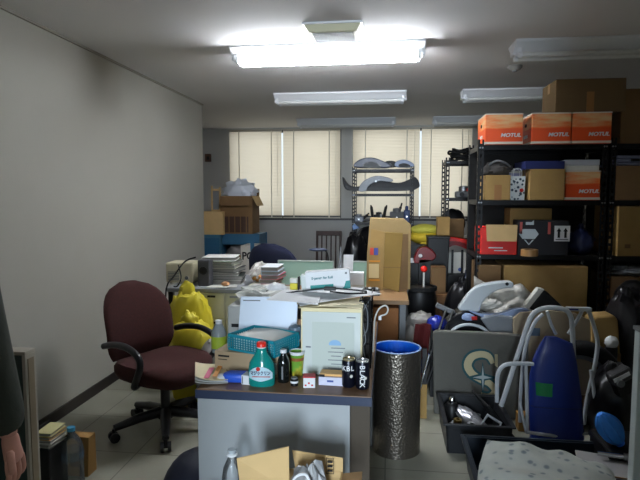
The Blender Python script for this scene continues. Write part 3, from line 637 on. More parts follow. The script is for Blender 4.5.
# wooden chair with slats
M_DWOOD = mat('dark_wood', (62, 44, 40), .5)
p0, p1 = at(315, 232, 6.6), at(339, 232, 6.6); cx, ww = (p0.x+p1.x)/2, p1.x-p0.x
t = thing('slatted_chair', 'dark wooden chair with a slatted back under the window wall', 'chair', (cx, 6.6, 0), PI+.0); top = p0.z
for s in (-1, 1):
    MB().tube([(s*ww/2*.95, -.16, 0), (s*ww/2, -.17, .43), (s*ww/2, -.22, top)], [.014, .017, .015]).build('leg', M_DWOOD, t, smooth=True); MB().tube([(s*ww/2*.95, .2, 0), (s*ww/2*.95, .2, .43)], .016).build('leg', M_DWOOD, t, smooth=True)
MB().box(-ww/2-.02, ww/2+.02, -.19, .22, .43, .46).build('seat', M_DWOOD, t, bevel=.01)
MB().box(-ww/2-.015, ww/2+.015, -.235, -.205, top-.06, top).build('top_rail', M_DWOOD, t, bevel=.008)
for k in range(4):
    x = -ww/2+ww*(k+1)/5; MB().tube([(x, -.18, .46), (x, -.22, top-.05)], .009).build('slat', M_DWOOD, t, smooth=True)
# ---- front desk
M_DTOP = ramp_mat('desk_wood_top', [(0, (104, 76, 52)), (1, (136, 102, 72))], scale=(1, 9, 1), nscale=3, rough=.4); M_DEDGE = mat('desk_edge_band', (44, 54, 78), .4)
M_DSIDE = mat('desk_panel', (164, 168, 170), .6, var=.02); M_DBRN = mat('desk_brown_panel', (70, 60, 48), .6)
ZD = .70
dl = on(197, 388, ZD); dr = on(371, 398, ZD); DX0, DX1, DY0, DY1 = dl.x, dr.x, (dl.y+dr.y)/2, (dl.y+dr.y)/2+1.15
t = thing('office_desk', 'cluttered desk with a pale grey side panel and dark blue edge', 'desk', (DX0, DY0, 0)); W_ = DX1-DX0; D_ = DY1-DY0
MB().box(0, W_, .0, D_, ZD-.03, ZD).build('desktop', M_DTOP, t, bevel=.003)
e_ = MB(); e_.box(-.003, W_+.003, -.003, 0, ZD-.034, ZD-.003); e_.box(-.003, 0, 0, D_, ZD-.034, ZD-.003); e_.box(W_, W_+.003, 0, D_, ZD-.034, ZD-.003); e_.build('edge_band', M_DEDGE, t)
MB().box(.003, W_-.075, .005, .03, .0, ZD-.036).build('side_panel', M_DSIDE, t); MB().box(W_-.09, W_-.07, .031, D_-.03, .1, ZD-.04).build('modesty_panel', M_DBRN, t)
MB().box(.003, .09, D_-.06, D_-.02, 0, ZD-.036).build('leg', M_DSIDE, t); MB().box(W_-.09, W_-.01, D_-.06, D_-.02, 0, ZD-.036).build('leg', M_DSIDE, t)
MB().box(W_-.07, W_-.004, .02, .045, 0, ZD-.036).build('corner_post', M_DBRN, t)
# ---- second desk, behind
M_MIDW = mat('brown_desk_top', (140, 108, 74), .5)
q0 = at(262, 300, 3.62); q1 = at(409, 299, 3.62)
t = thing('office_desk', 'brown topped desk farther in, with tall cardboard standing on it', 'desk', ((q0.x+q1.x)/2, 3.62, 0)); W2_ = q1.x-q0.x
MB().box(-W2_/2, W2_/2, 0, .75, .67, .70).build('desktop', M_MIDW, t, bevel=.003)
for s in (-1, 1):
    for y in (.04, .69): MB().box(s*(W2_/2-.04)-.02, s*(W2_/2-.04)+.02, y-.02, y+.02, 0, .67).build('leg', M_GREY, t)
MB().box(-W2_/2+.06, W2_/2-.06, .60, .62, .25, .66).build('modesty_panel', M_GREY, t)
ZD2 = .70
# ---- ivory steel desk by the wall
M_IV = mat('ivory_steel', (205, 203, 180), .45, var=.02); M_IVT = mat('grey_slab', (140, 142, 146), .45)
a0 = on(166, 288, .72); a1 = on(243, 291, .72); IX0, IX1, IY = a0.x, a1.x, 3.80
t = thing('steel_desk', 'ivory steel drawer desk with a grey top near the wall', 'desk', (IX0, IY, 0)); WI = IX1-IX0
MB().box(-.01, WI*.985, -.01, .72, .69, .72).build('desktop', M_IVT, t, bevel=.004)
MB().box(.08, WI*.97, .01, .70, .05, .69).build('carcass', M_IV, t)
dx = [.085, WI*.40, WI*.745, WI*.965]
for k in range(3):
    for z0, z1 in ((.06, .49), (.50, .685)):
        dr_ = MB().box(dx[k]+.004, dx[k+1]-.004, -.005, .009, z0, z1).build('drawer', M_IV, t, bevel=.003)
        MB().box((dx[k]+dx[k+1])/2-.03, (dx[k]+dx[k+1])/2+.03, -.012, -.006, z1-.03, z1-.015).build('handle', M_INK if k == 1 else M_IVT, dr_)
for y in (.02, .66): MB().box(.0, .035, y, y+.035, 0, .69).build('leg', M_BLKM, t)
t = thing('steel_cabinet', 'narrow ivory steel cabinet touching the ivory drawer desk', 'cabinet', (IX1+.055, IY+.02, 0)); MB().box(-.05, .03, 0, .60, 0, .74).build('body', M_IV, t, bevel=.004); MB().box(-.045, .025, -.012, -.001, .03, .71).build('door', M_IV, t, bevel=.002)
# ================================================================ ON THE IVORY DESK
def sitting(name, label, cat, px, z, Y, rz=0, group=None): return thing(name, label, cat, (at(px, 240, Y).x, Y, z), rz, group)
ZI = .721
t = sitting('radio', 'beige boxy appliance with dark vents at the wall end of the ivory desk', 'appliance', 183, ZI, IY+.25); 
MB().box(-.11, .11, -.09, .09, .008, .165).build('body', mat('beige_plastic', (196, 188, 160), .5), t, bevel=.012)
g_ = MB()
for k in range(6): g_.box(-.09, .0, -.0925, -.0895, .03+k*.012, .036+k*.012)
g_.build('grille', M_GREY, t); MB().cyl((.06, -.1, .05), (.06, -.09, .05), .014).build('knob', M_GREY, t)
f_ = MB()
for x in (-.08, .08):
    for y in (-.06, .06): f_.cyl((x, y, 0), (x, y, .01), .01, n=8)
f_.build('foot', M_BLACK, t)['kind'] = 'stuff'
t = sitting('power_cable', 'black cable hanging over the wall end of the ivory desk', 'cable', 170, 0, IY-.03)
MB().tube(smoothpath([(-.03, .0, .35), (-.045, -.0, .6), (-.03, -.0, .74), (.0, .05, .80), (.05, .15, .9), (.12, .2, .93)]), .006, 6).build('cord', M_RUBBER, t, smooth=True); MB().tube(smoothpath([(.02, .1, .88), (.07, .02, .80), (.05, .0, .74), (.02, .0, .735)]), .005, 6).build('second_cord', M_RUBBER, t, smooth=True)
t = sitting('speaker', 'dark grey box-shaped speaker standing against the binders', 'speaker', 205, ZI, IY+.12)
MB().box(-.045, .045, -.05, .05, 0, .20).build('body', mat('dark_grey', (72, 72, 76), .5), t, bevel=.008); MB().lathe([(.03, 0), (.03, .004), (.02, -.004+.006), (.004, .008)], n=20).build('cone', M_BLACK, t, loc=(0, -.05, .12), rot=(PI/2, 0, 0), smooth=True)
# piled binders and books
random.seed(5)
cols = [((210, 208, 200), 'off-white'), ((52, 60, 58), 'dark green'), ((196, 194, 186), 'pale'), ((60, 60, 62), 'charcoal'), ((206, 200, 180), 'cream'), ((92, 100, 84), 'olive'), ((214, 212, 208), 'white')]
def binder(nm, label, loc, w_, d_, h_, rz, m, group=None, cat='binder'):
    t = thing(nm, label, cat, loc, rz, group)
    MB().box(-w_/2, w_/2, -d_/2, d_/2, 0, .003).box(-w_/2, w_/2, -d_/2, d_/2, h_-.003, h_).box(-w_/2, -w_/2+.003, -d_/2, d_/2, .003, h_-.003).build('cover', m, t)
    MB().box(-w_/2+.003, w_/2-.006, -d_/2+.004, d_/2-.006, .0035, h_-.0035).build('pages', mat('page_edges', (158, 156, 150), .8), t); return t
z = ZI; bx = at(220, 240, IY+.25).x
ords = ['at the bottom of', 'second from the bottom of', 'third from the bottom of', 'in the middle of', 'third from the top of', 'second from the top of', 'topmost on']
for k, (c_, nm) in enumerate(cols):
    h_ = (.035, .03, .026, .032, .03, .024, .028)[k]
    binder('binder', '%s binder %s the flat pile on the ivory desk' % (nm, ords[k]), (bx+random.uniform(-.015, .02), IY+.28+random.uniform(-.02, .02), z), .33-.012*k, .23, h_, random.uniform(-.2, .2), mat('binder_'+nm.replace(' ', '_').replace('-', '_'), c_, .6), 'binders piled on the ivory desk'); z += h_+.0005
t = sitting('paper_sheet', 'loose grey printed sheets lying along the front edge of the ivory desk', 'paper', 213, ZI, IY+.05)
for k in range(3): MB().box(-.11, .05, -.05, .05, .001+k*.003, .003+k*.003).build('sheet', M_OFFW if k else mat('newsprint', (150, 152, 156), .8), t, loc=(.06*k, .01*k, 0), rz=.2*k-.2)
t = sitting('wooden_block', 'small orange-brown lump on the loose sheets on the ivory desk', 'block', 225, ZI+.012, IY+.06); MB().blob((0, 0, .015), (.03, .02, .015), amp=.2, seed=3, flat=-.015).build('block', mat('orange_brown', (190, 140, 100), .7), t, smooth=True)
t = sitting('plastic_bag', 'crumpled clear bag with brown contents at the end of the binder pile', 'bag', 244, ZI+.02, IY+.27)
t.location.z = .742; t.location.x = IX1+.05
MB().blob((0, 0, .06), (.065, .10, .06), amp=.7, freq=3.5, seed=14, flat=-.06, n=20).build('bag', mat('milky_film', (170, 166, 160), .3), t); MB().blob((.0, -.08, .04), (.045, .035, .03), amp=.4, seed=15).build('contents', mat('caramel', (160, 112, 50), .6), t, smooth=True)
# ================================================================ THE CORNER PILE BEYOND THE WALL
YC = 6.35
cx, ww = between(220, 257, YC)
t = thing('shelf_unit', 'teal steel shelf unit in the corner carrying the open carton', 'shelf unit', (cx, YC+.22, 0)); M_TEAL = mat('teal_steel', (42, 92, 124), .5)
ZC = at(237, 234, YC).z
s_ = MB(); s_.box(-ww/2-.01, ww/2+.03, .16, .18, 0, ZC); s_.build('back_panel', M_TEAL, t)
for s in (-1, 1): MB().box(s*(ww/2)-.01+(.01 if s > 0 else 0), s*(ww/2)+.01+(.01 if s > 0 else 0), -.2, .16, 0, ZC-.021).build('side_panel', M_TEAL, t)
for z in (.1, .55, ZC-.02): MB().box(-ww/2-.01, ww/2+.02, -.2, .16, z, z+.02).build('shelf', M_TEAL, t)
MB().box(-ww/2, ww/2, -.2, -.18, ZC-.13, ZC-.02).build('front_rail', M_TEAL, t)
t = thing('plastic_bag', 'brown paper goods wrapped in clear film on the teal shelf unit', 'bag', (cx-.03, YC+.15, .572)); MB().blob((0, 0, .10), (.15, .12, .11), amp=.3, freq=2, seed=31, flat=-.1).build('bag', mat('smoky_film', (150, 146, 146), .25, trans=.15), t, smooth=True); MB().blob((.06, -.09, .06), (.07, .05, .05), amp=.3, seed=32).build('contents', mat('caramel', (160, 112, 50), .6), t, smooth=True)
hc = at(237, 196, YC).z-ZC
t = carton('open brown carton overflowing with a white plastic sack in the corner', (cx-.035, YC+.2, ZC), ww-.06, .36, hc, m=M_CARD_D, tape=False, open_=True)
w2 = (ww-.06)/2
flap(t, M_CARD_D, (-w2, -.182, hc), (w2, -.182, hc), (-.0, -.05, -.115)); flap(t, M_CARD_L, (w2, -.18, hc), (w2, .18, hc), (.06, 0, -.12)); flap(t, M_CARD_D, (w2, .182, hc), (-w2, .182, hc), (0, .06, .09))
MB().box(-w2*.85, w2*.75, -.1825, -.181, hc*.04, hc*.46).build('dark_print', mat('dark_brown_ink', (66, 44, 34), .8), t)
f_ = MB()
for k in range(5): f_.box(-w2*.85+k*w2*.36, -w2*.85+k*w2*.36+.012, -.184, -.1826, hc*.04, hc*.46)
f_.build('print_gap', M_CARD_D, t)
t = thing('plastic_sack', 'white plastic sack bulging out of the open carton below the blind', 'bag', (cx-.045, YC+.2, ZC+.01))
mb = MB(); mb.blob((0, 0, hc*.52), (w2*.85, .155, hc*.5), amp=.12, seed=41); mb.build('bag', mat('white_film', (222, 228, 240), .35), t, smooth=True)
MB().blob((.02, -.02, hc+.04), (.16, .11, .10), amp=.75, freq=2.6, seed=42, n=24).build('bag_top', mat('white_film', (222, 228, 240), .35), t, smooth=True); MB().tube([(-.09, -.03, hc+.05), (-.10, -.03, hc+.11), (-.11, -.03, hc+.16)], [.05, .03, .004]).build('bag_corner', mat('white_film', (222, 228, 240), .35), t, smooth=True)
cx2, ww2 = between(206, 218, YC-.1)
t = thing('storage_cabinet', 'narrow teal cabinet under the tan box at the wall corner', 'cabinet', (cx2-.05, YC+.12, 0)); zt = at(210, 235, YC-.1).z
MB().box(-ww2/2-.06, ww2/2+.05, -.16, .16, 0, zt).build('body', mat('teal_paint', (62, 110, 134), .5), t, bevel=.004); MB().box(-ww2/2-.05, ww2/2+.04, -.172, -.161, .05, zt-.04).build('door', M_TEAL, t, bevel=.002)
h2 = at(210, 212, YC-.1).z-zt
t = carton('tan box on the narrow teal cabinet at the wall corner', (cx2-.03, YC+.1, zt), ww2+.14, .3, h2, m=M_CARD_L)
t = thing('picture_stand', 'small pale wooden frame standing on the tan box at the wall corner', 'frame', (cx2+.0, YC+.05, zt+h2+.004)); h3 = at(210, 186, YC).z-zt-h2
MB().box(-.06, -.04, -.01, .01, 0, h3).box(.04, .06, -.01, .01, 0, h3*.95).box(-.04, .04, -.01, .01, h3*.8, h3*.88).box(-.04, .04, -.01, .01, 0, .02).build('frame', mat('pale_wood', (190, 160, 110), .6), t, bevel=.002); MB().box(-.04, .04, .0, .004, .02, h3*.8).build('panel', M_GREY, t)
cx3, ww3 = between(247, 258, YC-.02)
t = thing('printed_carton', 'white carton with big black print standing beside the teal shelf unit', 'cardboard box', (cx3+.0, YC-.18, 0))
MB().box(-.065, .095, -.16, .16, 0, at(250, 243, YC).z).build('body', mat('white_card', (196, 190, 182), .6), t, bevel=.004); zq = at(250, 253, YC).z
text('PC', .12, M_INK, t, (.015, -.161, zq), sx=.9, bold=.004)
MB().box(.05, .095, -.1615, -.160, zq-.2, zq+.16).build('blue_stripe', M_TEAL, t)
t = thing('wall_fitting', 'small brown box fitting high on the recess wall', 'wall fitting', (at(209, 158, YB).x, YB-.03, at(209, 158, YB).z)); MB().box(-.05, .04, -.02, .03, -.06, .06).build('body', mat('brown_bakelite', (90, 62, 46), .5), t, bevel=.008); MB().box(-.02, .02, -.026, -.02, -.03, .02).build('dial', M_BLACK, t)
# ================================================================ YELLOW BAGS
M_YEL = ramp_mat('yellow_film', [(0, (186, 170, 24)), (.55, (208, 192, 44)), (1, (222, 210, 110))], nscale=5, rough=.5)
M_RIM = mat('yellow_ink_rim', (70, 60, 20), .6)
def ybag(label, px, py, z, r, seed, rz=0):
    Y = 3.44; p = at(px, py, Y); t = thing('shopping_bag', label, 'shopping bag', (p.x, Y, z), rz)
    MB().blob((0, 0, r[2]), r, amp=.13, freq=3.0, seed=seed, n=44, pw=.7, flat=-r[2]).build('bag', M_YEL, t, smooth=True)
    MB().blob((-.1*r[0], 0, r[2]*2.0), (r[0]*.35, .03, r[2]*.22), amp=.6, seed=seed, n=18).build('handle', M_YEL, t, smooth=True)
    m_ = MB()
    for k in range(5): m_.box(-r[0]*.4+k*r[0]*.16, -r[0]*.32+k*r[0]*.16, -r[1]*1.22, -r[1]*.6, r[2]*1.25+.008*(k % 2), r[2]*1.38)
    m_.build('print', M_RIM, t); return t
zb0 = at(190, 350, 3.52).z; 
ybag('lower yellow plastic shopping bag behind the chair armrest', 192, 330, 0, (.145, .11, .275), 3)
t = ybag('upper yellow plastic shopping bag leaning on the ivory drawers', 190, 305, .0, (.155, .09, .35), 7)
t.location = (at(189, 300, 3.66).x, 3.672, 0)
t = thing('plastic_bag', 'pale crumpled plastic bag between the yellow bags and the desk', 'bag', (at(210, 340, 3.3).x, 3.35, 0)); MB().blob((0, 0, .21), (.10, .09, .22), amp=.3, seed=51, flat=-.21).build('bag', mat('milky_film', (196, 192, 188), .3), t, smooth=True); MB().blob((0, 0, .44), (.03, .03, .03), amp=.3, seed=52).build('knot', mat('milky_film', (196, 192, 188), .3), t, smooth=True)
# ================================================================ ON THE FRONT DESK
def ond(px, py): return on(px, py, ZD)
T = ZD+.0005
def spot(px, py, dy=0): q = on(px, py, ZD); return Vector((q.x, q.y+dy, T))
# brown flat carton with a white label
p = spot(248, 381, .16)
t = thing('cardboard_box', 'low brown carton with a white label under the teal basket', 'cardboard box', p, math.radians(-9))
MB().box(-.145, .145, -.10, .13, 0, .088).build('body', mat('greyish_cardboard', (168, 146, 116), .8, var=.05), t, bevel=.003)
MB().box(.03, .12, -.1012, -.1, .015, .06).build('label', M_WHITE, t); 
g_ = MB(); g_.box(-.128, -.08, -.1012, -.1, .066, .073).box(-.128, -.09, -.1012, -.1, .054, .057); g_.lathe([(0,0),(.006,0),(.006,.001),(0,.001)], n=12, c=(0,0,0)); g_.build('print', M_INK, t)['kind'] = 'stuff'
MB().box(.14, .1455, -.025, .025, .05, .0885).build('tape', M_TAPE, t)
ZB_ = ZD+.0895
# teal basket
M_TB = mat('teal_basket', (22, 138, 156), .35)
q = on(271, 364, ZB_+.0); q.y = max(q.y, 1.975); q.x = at(271, 364, q.y).x
t = thing('storage_basket', 'teal plastic lattice basket holding papers on the brown carton', 'basket', (q.x-.055, q.y+.115, ZB_+.001), math.radians(-24))
bw_, bd_, bh_ = .23, .17, .065
rg = MB()
for z0, z1 in ((0, .008), (bh_-.012, bh_)):
    rg.box(-bw_/2, bw_/2, -bd_/2, -bd_/2+.004, z0, z1); rg.box(-bw_/2, bw_/2, bd_/2-.004, bd_/2, z0, z1); rg.box(-bw_/2, -bw_/2+.004, -bd_/2, bd_/2, z0, z1); rg.box(bw_/2-.004, bw_/2, -bd_/2, bd_/2, z0, z1)
rg.build('rim', M_TB, t)
lt = MB()
for k in range(19):
    x = -bw_/2+bw_*k/18; 
    for y in (-bd_/2, bd_/2-.003): lt.box(x-.0017, x+.0017, y, y+.003, .008, bh_-.012)
for k in range(14):
    y = -bd_/2+bd_*k/13
    for x in (-bw_/2, bw_/2-.003): lt.box(x, x+.003, y-.0017, y+.0017, .008, bh_-.012)
for k in range(1, 5):
    z = .008+.045*k/5
    for y in (-bd_/2, bd_/2-.003): lt.box(-bw_/2, bw_/2, y, y+.003, z-.0015, z+.0015)
    for x in (-bw_/2, bw_/2-.003): lt.box(x, x+.003, -bd_/2, bd_/2, z-.0015, z+.0015)
lt.build('lattice', M_TB, t); MB().box(-bw_/2+.003, bw_/2-.003, -bd_/2+.003, bd_/2-.003, 0, .003).build('bottom', M_TB, t)
t2 = thing('paper_pad', 'white pad of papers lying in the teal basket', 'paper', (q.x-.05, q.y+.12, ZB_+.006), math.radians(-20))
MB().box(-.10, .10, -.072, .072, 0, .045).build('pages', M_WHITE, t2); MB().grid(lambda u, v: (-.10+.2*u, -.075+.15*v, .050+.008*math.sin(u*3)*v), 10, 6).build('top_sheet', M_OFFW, t2, solid=.0012)
# tall white pad standing behind
t = thing('document_tray', 'big white open folder leaning above the teal basket', 'folder', (at(267, 331, 2.2).x, 2.2, at(267, 335, 2.2).z), math.radians(3))
zz_ = t.location.z; w2, h2 = .125, at(267, 297, 2.26).z-zz_
MB().add([(-w2,0,0),(w2,0,0),(w2,.06,h2),(-w2,.06,h2),(-w2,.012,0),(w2,.012,0),(w2,.072,h2),(-w2,.072,h2)], [(0,1,2,3),(7,6,5,4),(0,4,5,1),(1,5,6,2),(2,6,7,3),(3,7,4,0)]).build('cover', mat('bluish_white_card', (226, 236, 250), .5), t, bevel=.003)
MB().box(-w2*.9, -w2*.3, -.001, .0, -.002, .002).build('printed_line', M_GREY, t, loc=(0, .054, h2*.90), rot=(-math.atan(.06/h2), 0, 0))
MB().grid(lambda u, v: (-w2-.01+2.06*w2*u, -.05+.08*v, -.004+.012*math.sin(v*2.5)+.004*math.sin(u*5)), 10, 6).build('lower_page', M_WHITE, t, solid=.002)
# box beneath that folder
t = thing('grey_box', 'grey metal printer housing behind the basket, under the white crumpled bag', 'printer', (at(262, 335, 2.4).x, 2.42, T))
zt = at(265, 299, 2.5).z-ZD; MB().box(-.14, .125, -.10, .24, 0, zt).build('body', mat('printer_grey', (176, 176, 172), .5), t, bevel=.008); MB().box(-.12, .11, -.104, -.1, zt*.55, zt*.62).build('slot', M_INK, t)
zpr = ZD+zt
t = thing('plastic_bag', 'crumpled white bag with a black opening on the printer', 'bag', (at(268, 292, 2.5).x+.01, 2.5, zpr+.002)); MB().blob((-.01, 0, .025), (.11, .10, .03), amp=.8, freq=3.5, seed=61, flat=-.025, n=24).build('bag', M_OFFW, t); MB().blob((.03, -.03, .04), (.05, .05, .03), amp=.7, freq=3, seed=62, n=14).build('fold', M_WHITE, t)
MB().box(-.025, .02, -.09, -.07, .02, .055).build('black_opening', M_INK, t, bevel=.006, rot=(0, .5, 0))
# cleaning spray refill bottle
p = spot(259, 389, .045)
t = thing('cleaner_bottle', 'teal cleaner refill bottle with a red cap at the desk edge', 'bottle', p, math.radians(4)); s = 1.0
prof = [(.0, 0), (.046, .0), (.050, .006), (.050, .06), (.046, .085), (.034, .105), (.022, .122), (.0185, .132), (.0185, .142), (0, .142)]
M_CLN = mat('teal_liquid', (28, 158, 150), .15, trans=.35)
MB().lathe(prof, n=32, sy=.62).build('bottle', M_CLN, t, smooth=True)
MB().lathe([(.0, .142), (.017, .142), (.017, .146), (.0, .146)]).build('collar', M_WHITE, t, smooth=True); MB().lathe([(.0, .146), (.0185, .146), (.0185, .160), (.013, .165), (0, .165)], n=20).build('cap', mat('cap_red', (228, 50, 38), .3), t, smooth=True)
lb_ = [(.053*math.cos(a), .033*math.sin(a)) for a in [math.radians(d) for d in range(215, 326, 10)]]
def label_strip(pts, z0f, z1f, m, nm, par):
    m_ = MB(); n_ = len(pts)
    m_.add([(x, y, z0f(i/(n_-1))) for i, (x, y) in enumerate(pts)]+[(x, y, z1f(i/(n_-1))) for i, (x, y) in enumerate(pts)], [(i, i+1, n_+i+1, n_+i) for i in range(n_-1)]); return m_.build(nm, m, par)
label_strip(lb_, lambda u: .022+.02*abs(u-.5), lambda u: .078-.05*abs(u-.5)**2*2, mat('label_mint', (186, 214, 224), .4), 'label', t)
text('マジックリン', .0165, mat('indigo_ink', (40, 36, 90), .5), t, (0, -.0342, .054), ext=.0004, bold=.0006, sx=.75)
MB().box(-.03, .036, -.0345, -.0335, .040, .0425).build('label_line', M_RED, t); MB().lathe([(0, 0), (.008, 0), (.008, .001), (0, .001)], n=14).build('label_badge', M_RED, t, loc=(-.008, -.034, .070), rot=(PI/2, 0, 0))
# black bottle, white cap
p = spot(281, 386, .05)
t = thing('drink_bottle', 'small black bottle with a white cap beside the teal cleaner', 'bottle', p)
MB().lathe([(0, 0), (.022, 0), (.024, .005), (.024, .075), (.02, .09), (.0115, .103), (.0115, .112), (0, .112)]).build('bottle', mat('black_glass', (16, 20, 20), .1, coat=.5), t, smooth=True); MB().lathe([(0, .112), (.0125, .112), (.0125, .124), (0, .124)]).build('cap', M_WHITE, t, smooth=True)
MB().box(-.003, .003, -.0245, -.0235, .015, .065).build('label_print', M_GREY, t)
# cup and lens
p = spot(295, 379, .05)
M_CUP = ramp_mat('cup_print', [(0, (70, 130, 50)), (.45, (120, 170, 60)), (.55, (200, 190, 60)), (1, (230, 220, 120))], nscale=16, rough=.5)
t = thing('paper_cup', 'green printed paper cup with a white rim', 'cup', p)
mb = MB(); mb.lathe([(0, 0), (.021, 0), (.029, .092), (.031, .094), (.0275, .094), (.0265, .088), (.020, .004), (0, .004)], n=28); mb.build('cup', M_CUP, t, smooth=True)
MB().lathe([(.0285, .084), (.0305, .092), (.032, .095), (.030, .097), (.0275, .094), (.0285, .084)], n=28, cap=False).build('rim', M_WHITE, t, smooth=True); MB().lathe([(.0262, .060), (.0283, .073)], n=28, cap=False).build('brown_band', mat('brown_band', (150, 90, 50), .5), t, smooth=True)
p = spot(293, 388, .03)
t = thing('small_jar', 'tiny black and white jar before the green paper cup', 'jar', p); MB().lathe([(0, 0), (.014, 0), (.0145, .026), (0, .026)]).build('body', M_BLACK, t, smooth=True); MB().lathe([(.0150, .010), (.0150, .018)], cap=False).build('white_band', M_WHITE, t, smooth=True); MB().lathe([(0, .026), (.013, .026), (.012, .030), (0, .03)]).build('lid', M_GREY, t, smooth=True)
# two cans
def can(label, px, py, rz, word, vertical, rzl):
    p = spot(px, py, .03); t = thing('drink_can', label, 'can', p, rz, 'black coffee cans at the desk corner')
    MB().lathe([(0, .001), (.021, .0), (.0255, .006), (.0255, .096), (.0225, .102), (.0225, .104), (.021, .104), (.0205, .101), (0, .101)], n=32).build('body', mat('can_navy', (18, 20, 34), .3, metal=.3), t, smooth=True)
    MB().lathe([(.0231, .1005), (.0236, .1055), (.0215, .106), (.0205, .1015), (.0, .1012)], n=32, cap=False).build('lid', mat('can_gold' if not vertical else 'can_silver', (196, 180, 140) if not vertical else (190, 190, 190), .3, metal=.8), t, smooth=True)
    MB().box(-.004, .006, -.014, .004, .1015, .1035).build('pull_tab', M_STEEL, t, bevel=.001)
    m_ = MB()
    # letters wrapped: short strips for each glyph of the word
    for i, ch in enumerate(word):
        if vertical: a, z, rt = 0, .085-i*.0165, (PI/2, PI/2, 0)
        else: a, z, rt = (i-(len(word)-1)/2)*.62, .073, None
        a2 = -PI/2+a; r_ = .0262
        o = text(ch, .026, M_WHITE, t, (r_*math.cos(a2), r_*math.sin(a2), z), rot=(PI/2, PI/2, 0) if vertical else (PI/2, 0, a), ext=.0003, bold=.0004, sx=1.0)
    MB().lathe([(0, 0), (.006, 0), (.006, .001), (0, .001)], n=14).build('round_mark', M_OFFW, t, loc=(.0258*math.sin(.45), -.0258*math.cos(.45), .045), rot=(PI/2, 0, .45))
    return t
can('black coffee can with a gold lid and horizontal white lettering', 348, 389, .0, 'KBL', False, 0)
can('black coffee can with a silver lid and white letters running down its side', 362, 391, 0, 'BLACK', True, 0)
# standing folders
yF = ond(300, 380).y+.07
fx0, fx1 = at(301, 350, yF).x, at(362, 350, yF).x; hF = at(332, 307, yF).z-ZD
random.seed(9)
M_CLEAR = mat('clear_cover', (204, 210, 206), .25, coat=.6); M_CREAM = mat('cream_file', (226, 212, 172), .7)
t = thing('document_folder', 'foremost upright folder with a printed sheet under its clear cover', 'folder', ((fx0+fx1)/2, yF, T), 0); W_ = (fx1-fx0)
MB().box(-W_/2, W_/2, 0, .03, 0, hF-.006).build('file', M_CREAM, t, bevel=.002); MB().box(-W_/2+.006, W_/2-.006, -.004, -.0005, .002, hF-.02).build('clear_cover', M_CLEAR, t, bevel=.001)
MB().box(-W_/2+.045, W_/2-.03, -.0052, -.0042, .01, hF-.06).build('inner_sheet', mat('grey_sheet', (190, 198, 190), .6), t)
MB().blob((0, 0, 0), (.024, .0008, .018), amp=.0, flat=-.004).build('blue_dome_print', mat('pale_blue_ink', (140, 180, 215), .6), t, loc=(.015, -.0062, hF*.46))
g_ = MB()
for k in range(6): g_.box(-.0-.012*(k % 2), .055-.008*(k % 3), -.0062, -.0054, hF*.40-k*.016, hF*.40-k*.016+.003)
g_.box(W_/2-.06, W_/2-.025, -.0052, -.0042, hF-.042, hF-.038); g_.box(-W_/2+.02, -W_/2+.04, -.0052, -.0042, hF*.40, hF*.40+.005); g_.build('printed_text', mat('grey_ink', (110, 116, 124), .7), t)['kind'] = 'stuff'
cols = [((226, 214, 180), 'cream', -.004, -.004), ((196, 204, 214), 'bluish white', .012, -.010), ((184, 190, 194), 'grey', .014, -.014), ((214, 206, 184), 'beige', .01, -.006), ((170, 184, 200), 'pale blue', .016, -.02)]
y = yF+.034
pos_w = ['directly behind the clear covered folder', 'second behind the clear covered folder', 'third behind the clear covered folder', 'fourth behind the clear covered folder', 'rearmost of the upright row']
for k, (c_, nm, ex, dh) in enumerate(cols):
    t = thing('document_folder', '%s upright folder, %s' % (nm, pos_w[k]), 'folder', ((fx0+fx1)/2-ex, y, T), 0, 'folders standing on the front desk'); d_ = .042
    MB().box(-W_/2, W_/2-.004, 0, .003, 0, hF+dh).box(-W_/2, W_/2-.004, d_-.003, d_, 0, hF+dh).box(-W_/2, -W_/2+.003, .003, d_-.003, 0, hF+dh).build('cover', mat('folder_'+nm.replace(' ', '_'), c_, .6), t)
    MB().box(-W_/2+.004, W_/2-.012, .004, d_-.004, .002, hF+dh-.008).build('pages', M_OFFW, t); y += d_+.001
yR = y; ZF = ZD+hF+.001
# sheets of paper on the folders
def sheet(label, corners, z, nm='paper_sheet', m=None, wav=.004):
    P = [on(a, b, z) for a, b in corners]; c = sum(P, Vector())/4
    t = thing(nm, label, 'paper', (c.x, c.y, z))
    Q = [q-c for q in P]
    MB().grid(lambda u, v: tuple((Q[0]*(1-u)*(1-v)+Q[1]*u*(1-v)+Q[2]*u*v+Q[3]*(1-u)*v)+Vector((0, 0, wav*math.sin(3*u+2*v)))), 8, 6).build('sheet', m or M_WHITE, t, solid=.0015); return t
sheet('large white sheet jutting out beyond the upright folders towards the tube', [(300, 306), (382, 294), (356, 286), (290, 291)], ZF+.008)
sheet('white sheet lying crosswise over the printer and folder tops', [(266, 300), (318, 305), (322, 292), (285, 290)], ZF+.02, wav=.003)
sheet('beige sheet just above the clear covered folder', [(298, 308), (364, 304), (362, 298), (302, 300)], ZF+.0015, m=M_CREAM, wav=.001)
t = thing('card_pile', 'small pile of printed cards under the white sheets', 'card pile', (at(312, 303, yF+.03).x-.03, yF+.035, ZF+.003))
for k in range(2): MB().box(-.03, .03, -.02, .02, 0.0+.002*k, .0018+.002*k).build('card', ramp_mat('brown_print', [(0, (200, 190, 160)), (.5, (170, 150, 110)), (1, (90, 110, 150))], nscale=22), t, rz=.3*k)
